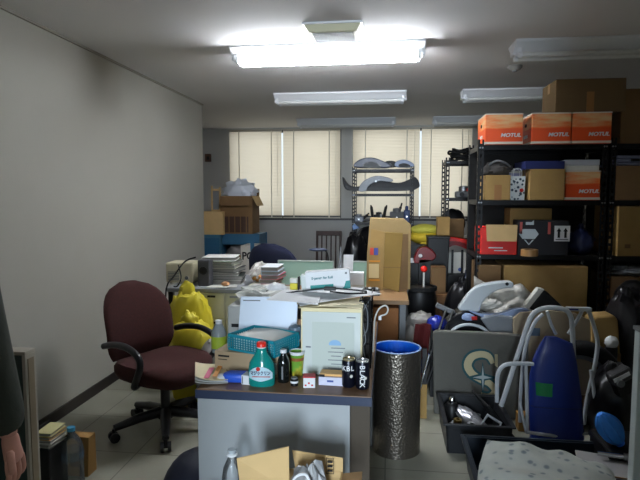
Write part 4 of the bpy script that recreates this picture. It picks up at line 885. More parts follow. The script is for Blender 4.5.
# medicine box
yM = on(328, 290, ZF+.03).y
b0, b1 = at(307, 288, yM), at(350, 284, yM)
M_TL = mat('teal_print', (18, 136, 132), .5)
t = thing('medicine_box', 'white box with teal stripe and print lying on the paper pile', 'box', ((b0.x+b1.x)/2, yM+.02, ZF+.03), .0, rot=(0, math.radians(-5), math.radians(3)))
wm = (b1.x-b0.x)+.006; hm = .083
MB().box(-wm/2, wm/2, -.025, .035, 0, hm).build('body', M_WHITE, t, bevel=.003)
MB().box(-wm*.40, wm*.12, -.0258, -.0248, .006, .026).build('teal_band', M_TL, t); MB().prism([(wm*.30, .002), (wm*.495, .002), (wm*.495, .036), (wm*.40, .034), (wm*.36, .012)], -.0258, -.0248).build('teal_corner', M_TL, t)
text('Separate for Roll', .0145, mat('teal_grey_ink', (84, 130, 134), .6), t, (-wm*.12, -.0258, hm*.66), ext=.0003, bold=.0006, sx=.92)
MB().lathe([(0, 0), (.005, 0), (.005, .001), (0, .001)], n=12).build('round_mark', M_GREY, t, loc=(wm*.42, -.025, hm*.82), rot=(PI/2, 0, 0)); MB().box(-wm/2-.02, -wm/2+.001, -.02, .03, .003, hm*.86).build('end_flap', mat('side_white', (200, 206, 204), .6), t, bevel=.002)
# wiper blade
yw = yM-.045; zw = ZF+.024
def pw(px, py): return at(px, py, yw)
P = [pw(286, 293), pw(305, 290.5), pw(330, 288.5), pw(350, 289.5), pw(367, 291.5)]; c = P[2].copy()
t = thing('wiper_blade', 'black windscreen wiper blade lying on the papers before the white box', 'wiper blade', c)
MB().tube([tuple(q-c) for q in smoothpath(P)], .0035, 8).build('arm', M_BLACK, t, smooth=True); MB().tube([tuple(q-c) for q in smoothpath([pw(330, 291.5), pw(348, 293.5), pw(367, 293)])], .0035, 8).build('rubber_blade', M_RUBBER, t, smooth=True); MB().box(-.025, .025, -.009, .009, -.008, .007).build('pivot', M_BLACK, t, bevel=.003)
# yellow pack and its white box on the printer side
t = thing('snack_pack', 'small yellow and green pack standing at the end of the white medicine box', 'pack', (at(294, 287, yM+.1).x, yM+.10, ZF+.01)); MB().box(-.017, .017, -.012, .012, 0, .03).build('pack', mat('yellow_pack', (222, 206, 50), .4), t, bevel=.003); MB().box(-.017, .017, -.012, .012, .031, .052).build('white_top', M_OFFW, t, bevel=.003); MB().box(.019, .026, -.012, .012, 0, .06).build('dark_divider', M_INK, t)
# items by the desk edge
p = spot(236, 383, .02)
M_PK = mat('bright_blue', (46, 92, 206), .4)
t = thing('tissue_pack', 'bright blue soft pack near the desk edge before the low carton', 'pack', p+Vector((0, 0, 0)), .05); MB().blob((-.0, 0, .018), (.05, .028, .018), amp=.15, seed=3, flat=-.018, pw=.6).build('pack', M_PK, t, smooth=True); MB().blob((-.055, 0, .014), (.022, .024, .013), amp=.2, seed=4).build('white_end', M_WHITE, t, smooth=True)
p = spot(245, 386, .03); t = thing('small_box', 'little white box tucked against the teal cleaner bottle', 'box', p, -.15); MB().box(-.015, .022, -.02, .03, 0, .036).build('body', M_WHITE, t, bevel=.002); MB().box(-.012, -.008, -.0207, -.02, .004, .032).build('print', M_GREY, t)
p = spot(308, 390, .035)
t = thing('small_box', 'white box with red patterned side beside the pale flat box', 'box', p, .12); MB().box(-.022, .022, -.018, .02, 0, .038).build('body', M_WHITE, t, bevel=.002); MB().box(-.023, .023, -.019, .021, .039, .043).build('red_lid', mat('crimson', (190, 40, 50), .5), t)
g_ = MB()
for k in range(3): g_.box(-.017+.012*k, -.010+.012*k, -.0188, -.018, .008+.008*(k % 2), .014+.008*(k % 2))
g_.build('pattern', mat('crimson', (190, 40, 50), .5), t)['kind'] = 'stuff'
p = spot(332, 388, .05)
t = thing('small_box', 'pale lilac flat box with an orange top beside the coffee cans', 'box', p, -.03); MB().box(-.052, .052, -.03, .03, 0, .032).build('body', mat('pale_lilac', (206, 206, 226), .5), t, bevel=.002); MB().box(-.05, .053, -.022, .031, .033, .042).build('orange_top', mat('pale_orange', (226, 176, 110), .5), t, bevel=.002)
MB().box(-.02, .004, -.0308, -.030, .014, .021).build('print', mat('blue_ink', (60, 80, 150), .5), t); MB().box(-.05, -.03, -.03, -.01, .033, .040).build('black_clip', M_INK, t)
p = ond(206, 384)
t = thing('magazine', 'pink and orange magazine hanging at the desk corner', 'magazine', (p.x, p.y+.09, T), math.radians(20))
for k in range(3): MB().grid(lambda u, v: (-.07+.12*u, -.10+.2*v, .003+.006*k+.03*(1-u)**3*(.4+.2*k)*(1-v*.4)), 8, 6).build('page', (M_OFFW, M_WHITE, M_CREAM)[k], t, solid=.002)
MB().box(-.02, .0, -.10, .02, .026, .0275).build('pink_print', mat('pink_ink', (222, 110, 140), .6), t, rz=-.2); MB().box(.01, .028, -.08, .05, .026, .0275).build('orange_print', mat('orange_ink', (236, 160, 80), .6), t, rz=-.2)
t = thing('tea_bottle', 'plastic bottle with a lime green label behind the teal basket', 'bottle', (at(219, 340, 2.32).x, 2.32, T)); MB().lathe([(0, 0), (.032, .0), (.034, .01), (.034, .09), (.02, .12), (.014, .13), (0, .13)]).build('bottle', mat('clear_grey', (190, 200, 204), .15, trans=.5), t, smooth=True); MB().lathe([(.0348, .02), (.0348, .075)], cap=False).build('label', mat('lime_label', (176, 196, 60), .5), t, smooth=True); MB().lathe([(0, .13), (.015, .13), (.015, .145), (0, .145)]).build('cap', M_WHITE, t, smooth=True)
t = thing('round_lamp', 'dark grey rounded metal shade between the white folder and the upright files', 'lamp shade', (at(294, 335, 2.13).x, 2.17, T)); MB().lathe([(.03, 0), (.032, .01), (.008, .014), (.008, .13), (0, .13)]).build('stand', M_BLKM, t, smooth=True); MB().lathe([(.035, .12), (.036, .14), (.028, .165), (.0, .175)]).build('shade', mat('steel_blue', (90, 106, 120), .35), t, smooth=True)
# dark wire rack with cables at the end of the folders
xw0 = at(364, 340, 2.25).x; t = thing('wire_rack', 'black wire file rack with tangled cables beside the upright folders', 'rack', (min(xw0+.03, DX1-.035), 2.3, T))
f_ = MB()
for x in (-.022, .022):
    for y in (-.13, -.05, .04, .13): f_.cyl((x, y, 0), (x, y, .28), .003, n=6)
    for z in (.01, .1, .19, .28): f_.cyl((x, -.13, z), (x, .13, z), .003, n=6)
for z in (.01, .1, .19, .28):
    for y in (-.13, .13): f_.cyl((-.022, y, z), (.022, y, z), .003, n=6)
f_.build('frame', M_BLKM, t)
MB().box(-.017, .017, -.11, .12, .012, .25).build('contents', mat('charcoal_board', (46, 42, 40), .8), t, bevel=.004)
random.seed(4)
for k in range(5):
    pts = [(.0+random.uniform(-.02, .02), -.14-random.uniform(0, .01), .29-.055*i+random.uniform(-.01, .01)) for i in range(6)]
    MB().tube(smoothpath(pts), .0025, 6).build('cable', M_RUBBER if k < 3 else M_GREY, t, smooth=True)
c = at(380, 318, 2.35)
t = thing('white_cable', 'white looped cable sticking out beside the upright folders', 'cable', c); P = [(374, 331), (375, 318), (379, 309), (385, 305.5), (388, 309), (386, 314), (380, 316)]
MB().tube([tuple(at(a, b, 2.35)-c) for a, b in [(373, 352)]+P][:1]+[tuple(q) for q in smoothpath([at(a, b, 2.35)-c for a, b in P])], .0035, 6).build('cord', M_OFFW, t, smooth=True); MB().box(-.006, .006, -.004, .004, -.012, .004).build('plug', M_WHITE, t, loc=(0, -.002, .004))
# ================================================================ ON THE SECOND DESK
T2 = .7005
M_MINT = mat('mint_panel', (150, 184, 168), .6)
yP = 4.30; yP = 4.15
def up_panel(label, px0, px1, py0, Y):
    a, b = at(px0, py0, Y), at(px1, py0, Y); t = thing('desk_partition', label, 'desk partition', ((a.x+b.x)/2, Y, T2)); w_ = b.x-a.x; h_ = a.z-T2
    MB().box(-w_/2+.006, w_/2-.006, -.008, .008, .006, h_-.006).build('panel', M_MINT, t)
    f_ = MB(); f_.box(-w_/2, w_/2, -.012, .012, h_-.008, h_).box(-w_/2, w_/2, -.012, .012, 0, .008).box(-w_/2, -w_/2+.008, -.012, .012, .008, h_-.008).box(w_/2-.008, w_/2, -.012, .012, .008, h_-.008); f_.build('frame', mat('partition_frame', (170, 180, 174), .5), t); return t
up_panel('wide mint green partition standing across the second desk', 278, 334, 260, 4.15)
up_panel('small mint green partition beside the tall cardboard', 352, 368, 261, 4.15)
t = thing('paper_stand', 'upright white paper standing beside the small mint partition', 'paper', (at(348, 262, 4.0).x, 4.0, T2)); h_ = at(348, 255, 4.0).z-T2
MB().add([(-.035,0,0),(.03,0,0),(.04,.02,h_),(-.035,.02,h_),(-.035,.004,0),(.03,.004,0),(.04,.024,h_),(-.035,.024,h_)], [(0,1,2,3),(7,6,5,4),(0,4,5,1),(1,5,6,2),(2,6,7,3),(3,7,4,0)]).build('sheet', M_WHITE, t); MB().box(-.02, .02, .024, .05, 0, .02).build('clip', M_GREY, t)
t = thing('small_box', 'white box at the foot of the small mint partition', 'box', (at(357, 280, 3.9).x, 3.9, T2)); MB().box(-.05, .05, -.04, .04, 0, at(357, 272, 3.9).z-T2).build('body', M_WHITE, t, bevel=.003); MB().box(-.052, .052, -.042, .042, .05, .06).build('lid_edge', M_OFFW, t)
t = thing('grey_cone', 'pointed grey cone standing behind the white box with teal stripe', 'cone', (at(341, 262, 4.08).x, 4.05, T2)); h_ = at(341, 247, 4.05).z-T2; MB().lathe([(0, 0), (.045, 0), (.04, .02), (.006, h_), (0, h_)]).build('body', M_GREY, t, smooth=True); MB().lathe([(.05, 0), (.05, .008), (0, .008)]).build('foot', M_BLACK, t)
t = thing('magnifier_lamp', 'dark curved lamp head above the mint partition before the slatted chair', 'lamp', (at(328, 258, 4.45).x, 4.25, T2)); h_ = at(320, 250, 4.25).z-T2
t.location.y = 4.27; MB().lathe([(0, 0), (.05, 0), (.05, .012), (0, .014)]).build('foot', M_BLACK, t, smooth=True); MB().tube(smoothpath([(0, 0, .01), (.02, 0, h_*.6), (.01, 0, h_-.02), (-.03, 0, h_)]), .006).build('stem', M_BLACK, t, smooth=True); MB().blob((-.06, 0, h_), (.075, .03, .014), amp=.05, seed=1).build('head', mat('navy_grey', (54, 62, 84), .3), t, smooth=True)
# stack of papers with pink covers
z = T2; cxs = at(268, 280, 3.9).x; random.seed(8)
sc_ = [((188, 188, 186), 'grey'), ((190, 110, 120), 'dusty pink'), ((200, 204, 208), 'pale grey'), ((196, 96, 110), 'rose'), ((180, 206, 220), 'light blue'), ((214, 218, 224), 'white')]
pos_p = ['lowest in', 'second in', 'third in', 'fourth in', 'next to the top of', 'topmost in']
for k, (c_, nm) in enumerate(sc_):
    h_ = .03; binder('file', '%s file %s the pile before the navy chair' % (nm, pos_p[k]), (cxs+.03+random.uniform(-.01, .01), 3.93, z), .13, .22, h_, random.uniform(-.15, .15), mat('file_'+nm.replace(' ', '_'), c_, .6), 'files piled before the navy chair', cat='file'); z += h_+.0005
# tall cardboards on the second desk
def board(label, pts, Y, depth, m, name='cardboard_sheet', rounded=0, extra=None):
    pl, lc = outline(pts, Y, rounded); t = thing(name, label, 'cardboard', lc); t.location.z = max(lc.z, 0)
    MB().prism(pl, 0, depth).build('body', m, t, bevel=.003); return t, pl
Yc = 4.02
t, pl = board('tall tan carton standing on its end on the second desk', [(366, 297), (367, 262), (370, 226), (404, 227), (411, 233), (410, 297)], Yc, .16, mat('tan_cardboard', (158, 132, 88), .85, var=.06)); t.location.z = T2
dz = lambda py: at(388, py, Yc).z-T2; dxx = lambda px: at(px, 260, Yc).x-t.location.x
MB().prism([(dxx(367), dz(296)), (dxx(371), dz(229)), (dxx(384.5), dz(232)), (dxx(383), dz(297)+.0)], -.006, -.001).build('side_flap', M_CARD, t)
t_m = MB(); t_m.box(dxx(370), dxx(373.5), -.0085, -.006, dz(255), dz(248)); t_m.build('red_mark', mat('sign_red', (200, 60, 44), .6), t)
MB().box(dxx(374), dxx(378), -.0085, -.006, dz(255), dz(248)).build('blue_mark', mat('sign_blue', (60, 70, 150), .6), t)
MB().box(dxx(369), dxx(379), -.0085, -.006, dz(278), dz(264)).build('label', mat('tan_label', (214, 190, 140), .7), t)
g_ = MB(); g_.box(dxx(369), dxx(380), -.0085, -.006, dz(262), dz(260.5)); g_.box(dxx(369), dxx(380), -.0088, -.0062, dz(281), dz(279.5)); g_.build('orange_line', mat('orange_line', (214, 140, 40), .6), t)['kind'] = 'stuff'
MB().box(dxx(398), dxx(408), -.004, -.0005, dz(290), dz(234)).build('brown_panel', M_CARD_D, t)
t, pl = board('flattened golden carton leaning on the tall tan carton', [(383, 291), (385, 236), (403, 237), (399, 296)], 3.93, .02, mat('golden_cardboard', (146, 116, 58), .85, var=.06)); t.location.z = T2
MB().box(-.07, .065, -.0012, 0, .18, .183).build('crease', M_CARD_D, t)
t = thing('parts_tray', 'small tray of dark metal pieces before the tall tan carton', 'tray', (at(370, 290, 3.8).x-.0, 3.80, T2)); MB().box(-.07, .07, -.04, .04, 0, .03).build('tray', M_GREY, t, bevel=.005)
for k in range(5): MB().blob((-.05+.025*k, 0, .04), (.018, .02, .015), amp=.4, seed=70+k, n=12).build('metal_piece', M_BLACK if k % 2 else M_STEEL, t, smooth=True)
# under the second desk
hh = at(388, 309, 3.75).z
cx, ww = between(374, 400, 3.8); carton('upright brown carton under the second desk', (cx, 3.92, 0), ww, .3, hh, m=mat('russet_cardboard', (150, 98, 56), .8), tape=True)
# ================================================================ THE FLOOR BETWEEN DESK AND RACKS
# foil tube with a blue inside
c = at(397, 347, 2.93); rt = .131; ht = c.z
M_FOIL = bpy.data.materials.new('silver_foil'); M_FOIL.use_nodes = True
nt = M_FOIL.node_tree; N = nt.nodes; L = nt.links; b = N['Principled BSDF']; b.inputs['Metallic'].default_value = .85; b.inputs['Roughness'].default_value = .3; b.inputs['Base Color'].default_value = rgb(118, 111, 102)
tc = N.new('ShaderNodeTexCoord'); v = N.new('ShaderNodeTexVoronoi'); v.inputs['Scale'].default_value = 85; L.new(tc.outputs['Object'], v.inputs[0])
bp = N.new('ShaderNodeBump'); bp.inputs['Strength'].default_value = .3; bp.inputs['Distance'].default_value = .008; L.new(v.outputs[0], bp.inputs['Height']); L.new(bp.outputs[0], b.inputs['Normal'])
t = thing('foil_tube', 'tall round tube in crinkled silver foil with a bright blue inside', 'tube', (c.x, 2.93, 0))
MB().lathe([(rt, 0), (rt, ht)], n=64, cap=False).build('outer_wall', M_FOIL, t, smooth=True)
M_BLU = mat('blue_lining', (20, 100, 210), .45); MB().lathe([(rt-.007, ht-.001), (rt-.007, .004), (.0, .004)], n=48, cap=False).build('lining', M_BLU, t, smooth=True)
MB().lathe([(rt+.0005, ht-.002), (rt+.0005, ht+.002), (rt-.0075, ht+.002), (rt-.0075, ht-.002)], n=64, cap=False).build('rim', mat('pale_blue_rim', (150, 178, 220), .5), t, smooth=True)
# grey emblem board
def lp(px, py, Y, o): q = at(px, py, Y); return (q.x-o.x, q.z-o.z)
Yb = 3.42
pl = [(433, 334), (436, 332), (470, 333), (505, 334), (527, 336), (529, 345), (528, 418), (434, 413)]
o0, lc = outline(pl, Yb); lc.z = max(lc.z, 0); t = thing('emblem_board', 'flat grey padded board with a tan S emblem standing behind the crate', 'board', (lc.x, Yb, 0), 0, rot=(math.radians(-3), 0, math.radians(-3)))
o0 = [(x, max(z, 0)) for x, z in [(a, b_+lc.z) for a, b_ in o0]]
zmin = min(z for x, z in o0); o0 = [(x, z if z > .06 else 0) for x, z in o0]
M_GB = mat('grey_canvas', (96, 94, 88), .9, var=.06, vscale=5, bump=.2, bscale=40)
MB().prism(o0, 0, .045).build('board', M_GB, t, bevel=.012)
def emb(pts, y0, y1, m, nm, rounded=0):
    q = [(at(a, b_, Yb).x-lc.x, at(a, b_, Yb).z) for a, b_ in pts]
    if rounded: q = path2(q, rounded)
    return MB().prism(q, y0, y1).build(nm, m, t)
M_NTEAL = mat('emblem_teal', (30, 78, 84), .7); M_TANE = mat('emblem_tan', (190, 178, 142), .7)
# the letter: an open curve swept as a flat band, tan on a teal edge, a pointed star over its foot
def band(pts, wds, y0, y1, m, nm):
    P = smoothpath([Vector((at(a, b_, Yb).x-lc.x, 0, at(a, b_, Yb).z)) for a, b_ in pts], 5); k = len(P); L_, R_ = [], []
    for i, p in enumerate(P):
        d = (P[min(i+1, k-1)]-P[max(i-1, 0)]).normalized(); n_ = Vector((-d.z, 0, d.x)); u = i/(k-1)*(len(wds)-1); j = min(int(u), len(wds)-2); w_ = wds[j]+(wds[j+1]-wds[j])*(u-j)
        L_.append(p+n_*w_); R_.append(p-n_*w_)
    mb = MB(); 
    for y_ in (y0,): mb.add([(q.x, y_, q.z) for q in L_+R_], [(i, i+1, k+i+1, k+i) for i in range(k-1)])
    return mb.build(nm, m, t)
sp = [(493, 364), (489, 357), (481, 355), (472, 358), (468, 366), (472, 374), (481, 380), (490, 384), (495, 391), (489, 396), (481, 394)]
band(sp, [.024, .032, .036, .038, .038, .036, .034, .034, .030, .024], -.0012, 0, M_NTEAL, 'emblem_edge')
band(sp, [.012, .020, .021, .024, .024, .022, .020, .020, .016, .010], -.0024, 0, M_TANE, 'emblem_letter')
emb([(483, 362), (485, 374), (499, 378), (485, 381), (483, 397), (481, 381), (466, 378), (481, 374)], -.0038, -.0026, M_NTEAL, 'emblem_star')
emb([(483, 366), (484, 376), (492, 378), (484, 379.5), (483, 391), (482, 379.5), (473, 378), (482, 376)], -.0048, -.0039, mat('emblem_silver', (170, 180, 180), .6), 'emblem_star_centre')
emb([(495, 355), (498, 355), (498, 368), (495, 366)], -.0024, -.001, M_TANE, 'emblem_serif')
# open crates
def crate(label, x0, x1, y0, y1, h_, m):
    t = thing('plastic_crate', label, 'crate', ((x0+x1)/2, (y0+y1)/2, 0)); a, b_ = (x1-x0)/2, (y1-y0)/2; th = .012; s = .94
    MB().box(-a*s, a*s, -b_*s, b_*s, 0, .006).build('bottom', m, t)
    w_ = MB()
    for sx_, sy_ in ((0, -1), (0, 1), (-1, 0), (1, 0)):
        if sy_: w_.add([(-a*s, sy_*b_*s, .0), (a*s, sy_*b_*s, 0), (a, sy_*b_, h_), (-a, sy_*b_, h_), (-a*s, sy_*(b_*s-th), 0), (a*s, sy_*(b_*s-th), 0), (a, sy_*(b_-th), h_), (-a, sy_*(b_-th), h_)], [(0,1,2,3),(7,6,5,4),(0,4,5,1),(1,5,6,2),(2,6,7,3),(3,7,4,0)])
        else: w_.add([(sx_*a*s, -b_*s, 0), (sx_*a*s, b_*s, 0), (sx_*a, b_, h_), (sx_*a, -b_, h_), (sx_*(a*s-th), -b_*s, 0), (sx_*(a*s-th), b_*s, 0), (sx_*(a-th), b_, h_), (sx_*(a-th), -b_, h_)], [(0,1,2,3),(7,6,5,4),(0,4,5,1),(1,5,6,2),(2,6,7,3),(3,7,4,0)])
    w_.build('walls', m, t)
    r = MB(); e = .015
    r.box(-a-e, a+e, -b_-e, -b_+.002, h_-.006, h_+.004).box(-a-e, a+e, b_-.002, b_+e, h_-.006, h_+.004).box(-a-e, -a+.002, -b_, b_, h_-.006, h_+.004).box(a-.002, a+e, -b_, b_, h_-.006, h_+.004); r.build('rim', m, t, bevel=.002); return t
M_CR = mat('crate_black', (30, 32, 36), .4); M_CR2 = mat('crate_blue_black', (24, 32, 42), .35)
crate('black open crate full of metal parts before the emblem board', .325, .675, 2.90, 3.35, .17, M_CR)
crate('black open crate nearest the camera, under the speckled cushion', .40, 1.06, 2.18, 2.76, .17, M_CR2)
# things in the first crate
random.seed(21)
for k, (dx_, dy_, kind, lb) in enumerate(((.07, .33, 'cyl', 'dark cylinder with a chrome top standing in the corner of the parts crate'), (.06, .12, 'nut', 'dull metal fitting in the near corner of the parts crate'), (.12, .05, 'nut', 'small brass fitting low in the parts crate'), (.15, .17, 'nut', 'grey hose coupling beside the blue cap in the parts crate'), (.08, .22, 'nut', 'black bracket in the middle of the parts crate'), (.20, .30, 'nut', 'black lump against the rear wall of the parts crate'))):
    t = thing('metal_part', lb, 'machine part', (.325+dx_, 2.90+dy_, .012))
    if kind == 'cyl':
        MB().lathe([(0, 0), (.045, 0), (.045, .13), (.03, .15), (0, .15)]).build('body', M_BLACK, t, smooth=True); MB().lathe([(0, .15), (.018, .15), (.018, .18), (.01, .19), (0, .19)]).build('chrome_top', M_CHROME, t, smooth=True)
    else:
        MB().blob((0, 0, .04), (.04, .035, .04), amp=.4, seed=k, flat=-.04, n=16).build('body', M_BLACK if k % 2 else M_GREY, t, smooth=True); MB().lathe([(.024, 0), (.024, .04), (.012, .04), (.012, 0)], n=12).build('ring', M_STEEL if k % 2 else mat('brass', (130, 110, 60), .4, metal=.8), t, loc=(.01, -.01, .06), smooth=True)
t = thing('chrome_tool', 'bright crumpled foil wrapped part lying across the parts crate', 'machine part', (.50, 3.13, .10), rot=(.2, .35, -.9))
MB().blob((0, 0, 0), (.11, .042, .03), amp=.4, freq=3, seed=33).build('body', mat('crumpled_foil', (170, 170, 176), .3, metal=.6), t, smooth=True); MB().box(-.04, .04, -.03, .03, -.06, -.02).build('bracket', M_STEEL, t, bevel=.004)
t = thing('frame_bracket', 'white triangular bracket sticking up at the near end of the parts crate', 'bracket', (.575, 2.99, .15), rot=(math.radians(50), 0, -.4))
MB().tube([(-.05, -.03, 0), (.05, -.04, 0), (.055, .01, 0), (-.02, .04, 0)], .009, 8, closed=True).build('ring', M_TUBE, t, smooth=True); MB().cyl((.05, -.02, 0), (.07, -.02, 0), .014).build('lug', M_TUBE, t, smooth=True)
t = thing('round_canister', 'round dark blue cap in the parts crate', 'cap', (.455, 2.99, .012)); MB().lathe([(0, 0), (.03, 0), (.034, .08), (.028, .10), (0, .105)]).build('body', mat('cap_blue', (36, 44, 120), .35), t, smooth=True); MB().lathe([(.034, .02), (.038, .03), (.034, .04)], cap=False).build('ridge', M_BLACK, t, smooth=True)
t = thing('rubber_mat', 'black rubber flap leaning out of the parts crate beside the bright foil part', 'rubber flap', (.625, 3.12, .13), rot=(0, math.radians(52), math.radians(12))); MB().box(-.15, .13, -.12, .13, -.006, .006).build('sheet', M_RUBBER, t, bevel=.003); MB().box(-.14, .12, -.12, -.10, .006, .012).build('hem', M_BLACK, t)
# speckled cushion
M_CUSH = ramp_mat('speckled_fabric', [(0, (92, 100, 106)), (.22, (112, 120, 122)), (.32, (150, 154, 148)), (1, (158, 160, 152))], nscale=24, kind='voronoi', rough=.9)
pl_ = [(482, 462), (490, 449), (505, 441), (530, 442), (560, 448), (590, 456), (604, 480), (610, 520), (500, 540), (478, 500)]
cq = on(540, 486, .25)
t = thing('cushion', 'pale speckled fabric cushion lying on the nearest crate', 'cushion', (cq.x+.04, cq.y+.03, .176), math.radians(-15))
def cush(u, v):
    a = u*2-1; b_ = v*2-1; e = max(0, (1-abs(a)**4)*(1-abs(b_)**4)); return a, b_, e
mb = MB(); n_ = 22
for s_ in (1, -1):
    mb.grid(lambda u, v: ((u*2-1)*.27*(1-.05*(v*2-1)**2), (v*2-1)*.25*(1-.06*(u*2-1)**2), .058+s_*.056*max(0, (1-abs(u*2-1)**3.2)*(1-abs(v*2-1)**3.2))**.5 + .022*noise.noise(Vector((u*5, v*5, 1)))+.05*(v)*(1-u)), n_, n_)
mb.build('cover', M_CUSH, t, smooth=True, weld=True)
MB().box(.19, .24, -.21, -.19, .05, .07).build('care_label', M_WHITE, t)
# card sheet and rods beyond the cushion
q = on(603, 466, .19)
t = thing('card_sheet', 'whitish card sheet sliding off the nearest crate beside the cushion', 'cardboard', (q.x+.03, q.y+.02, .185), math.radians(-14)); MB().box(-.13, .10, -.12, .10, 0, .004).build('sheet', mat('grey_white_card', (140, 138, 138), .7), t); MB().box(-.13, .10, -.12, -.115, .004, .009).build('folded_edge', M_CARD_D, t)
q = on(612, 450, .24)
t = thing('metal_rod', 'short chrome rod poking out above the card sheet', 'rod', (q.x, q.y, .215), rot=(PI/2, 0, PI/2-.2)); MB().cyl((0, 0, -.06), (0, 0, .05), .011).build('rod', M_CHROME, t, smooth=True); MB().cyl((0, 0, .05), (0, 0, .075), .017).build('collar', M_STEEL, t, smooth=True)
t.location.z = .215
# ---- hand cart: white tubular frame
Yh = 3.16; ch = at(550, 432, Yh); ch.z = 0
t = thing('hand_cart', 'white tubular folding hand cart with an arched handle behind the crates', 'hand cart', ch)
def tb(nm, pts, r=.0125, m=M_TUBE, smooth_n=5):
    P = [at(a, b_, y_)-ch for a, b_, y_ in pts]; return MB().tube([tuple(q) for q in smoothpath(P, smooth_n)], r, 10).build(nm, m, t, smooth=True)
Ya, Yz = 3.08, 3.24
tb('handle', [(501, 406, 3.10), (507, 388, 3.10), (514, 366, 3.11), (521, 345, 3.12), (529, 321, 3.13), (535, 312, 3.14), (545, 308, 3.14), (558, 308, 3.14), (567, 311, 3.14), (571, 318, 3.13), (572.5, 330, 3.12), (573, 345, 3.12), (574, 372, 3.11)], .0135)
tb('rear_arch', [(520, 422, 3.24), (520, 405, 3.24), (521.5, 380, 3.24), (524, 355, 3.24), (528, 338, 3.24), (535, 322, 3.24), (543, 314, 3.24)], .0105)
tb('side_arch', [(497, 402, 3.02), (497, 385, 3.02), (498, 374, 3.02), (502, 367, 3.02), (509, 364, 3.02), (520, 363.5, 3.03), (533, 364, 3.05)], .0115)
tb('front_post', [(526, 364, 3.04), (526.5, 385, 3.04), (527, 405, 3.04), (527, 430, 3.04)], .0095)
tb('brace', [(520, 402, 3.06), (522.5, 416, 3.04), (526, 431, 3.02)], .008)
tb('far_post', [(588, 309, 3.2), (592, 320, 3.2), (597, 338, 3.2), (597, 352, 3.2), (593, 374, 3.2), (587, 400, 3.22), (584, 424, 3.22)], .012)
tb('far_leg', [(591, 370, 3.13), (594, 392, 3.12), (597, 412, 3.12), (600, 430, 3.12)], .010)
a, b_ = at(566, 308.5, 3.2)-ch, at(591, 309.5, 3.2)-ch; MB().obox((a+b_)/2, (b_-a).length, .03, .022).build('cross_plate', M_TUBE, t, bevel=.003)
MB().obox((a+b_)/2+Vector((-.03, -.0155, .0)), .05, .002, .010).build('blue_print', mat('ink_blue', (50, 60, 130), .6), t)
tb('strut', [(547, 311, 3.16), (551, 324, 3.17), (556, 334, 3.18)], .009); tb('strut', [(582, 311, 3.2), (576, 322, 3.2), (568, 334, 3.18)], .010)
tb('foot_tube', [(600, 430, 3.12), (590, 433, 3.1), (560, 436, 3.08), (526, 432, 3.02)], .009)
# blue container
Yc = 3.06
pts = [(548, 335), (560, 335.5), (575, 337), (580, 360), (585, 395), (588, 442), (533, 442), (531, 400), (532, 375), (536, 356), (542, 344)]
o0, lc = outline(pts, Yc); lc.z = 0; t = thing('blue_fairing', 'dark blue plastic motorcycle body panel with green tape, standing in the hand cart', 'fairing', lc)
o0 = [(x, z) for x, z in o0]; sc_y = at(560, 442, Yc).z
M_DB = mat('royal_blue_plastic', (30, 50, 126), .4, coat=.3)
# a shell bulging towards the camera
zt = max(z for x, z in o0)
def edge_at(z, side):
    xs = []
    k = len(o0)
    for i in range(k):
        (x0, z0), (x1, z1) = o0[i], o0[(i+1) % k]
        if (z0-z)*(z1-z) <= 0 and abs(z1-z0) > 1e-6: xs.append(x0+(x1-x0)*(z-z0)/(z1-z0))
    return (min(xs), max(xs))
rings = []
for i in range(19):
    z = zt*(i/18)*.998+.0005; l, r = edge_at(z, 0); w_ = (r-l)/2; m_ = (l+r)/2; dp = .05*(1-.35*(z/zt))*min(1, (1-i/18)*6+.35)
    rings.append([(m_+w_*math.copysign(abs(math.cos(2*PI*k/32))**.7, math.cos(2*PI*k/32)), .055+dp*math.copysign(abs(math.sin(2*PI*k/32))**.8, math.sin(2*PI*k/32))-.0*w_, z) for k in range(32)])
MB().loft(rings).build('shell', M_DB, t, smooth=True)
zs_ = at(560, 409, Yc).z; l, r = edge_at(zs_, 0)
MB().tube([(l-.001, .055, zs_), (l+.02, .012, zs_), ((l+r)/2, .0, zs_), (r-.02, .012, zs_), (r+.001, .055, zs_)], .0018, 6).build('seam', mat('seam_blue', (14, 18, 60), .4), t)
g0, g1 = at(533, 384, Yc-.01), at(553, 398, Yc-.01)
MB().grid(lambda u, v: (g0.x-lc.x+.004+(g1.x-g0.x-.004)*u, .004+.036*(1-u)**2.5-.0, g0.z+(g1.z-g0.z)*v), 8, 2).build('green_tape', mat('green_tape', (26, 128, 70), .5), t, solid=.001)
ty = at(530, 425, 3.2)
t = thing('yellow_box', 'tan and orange carton low behind the cart legs', 'cardboard box', (ty.x+.02, 3.28, 0)); MB().box(-.075, .06, -.04, .04, 0, .10).build('body', mat('amber_card', (150, 110, 50), .7), t, bevel=.003); MB().box(.02, .05, -.042, -.04, .05, .09).build('label', mat('maroon_ink', (90, 50, 40), .6), t)
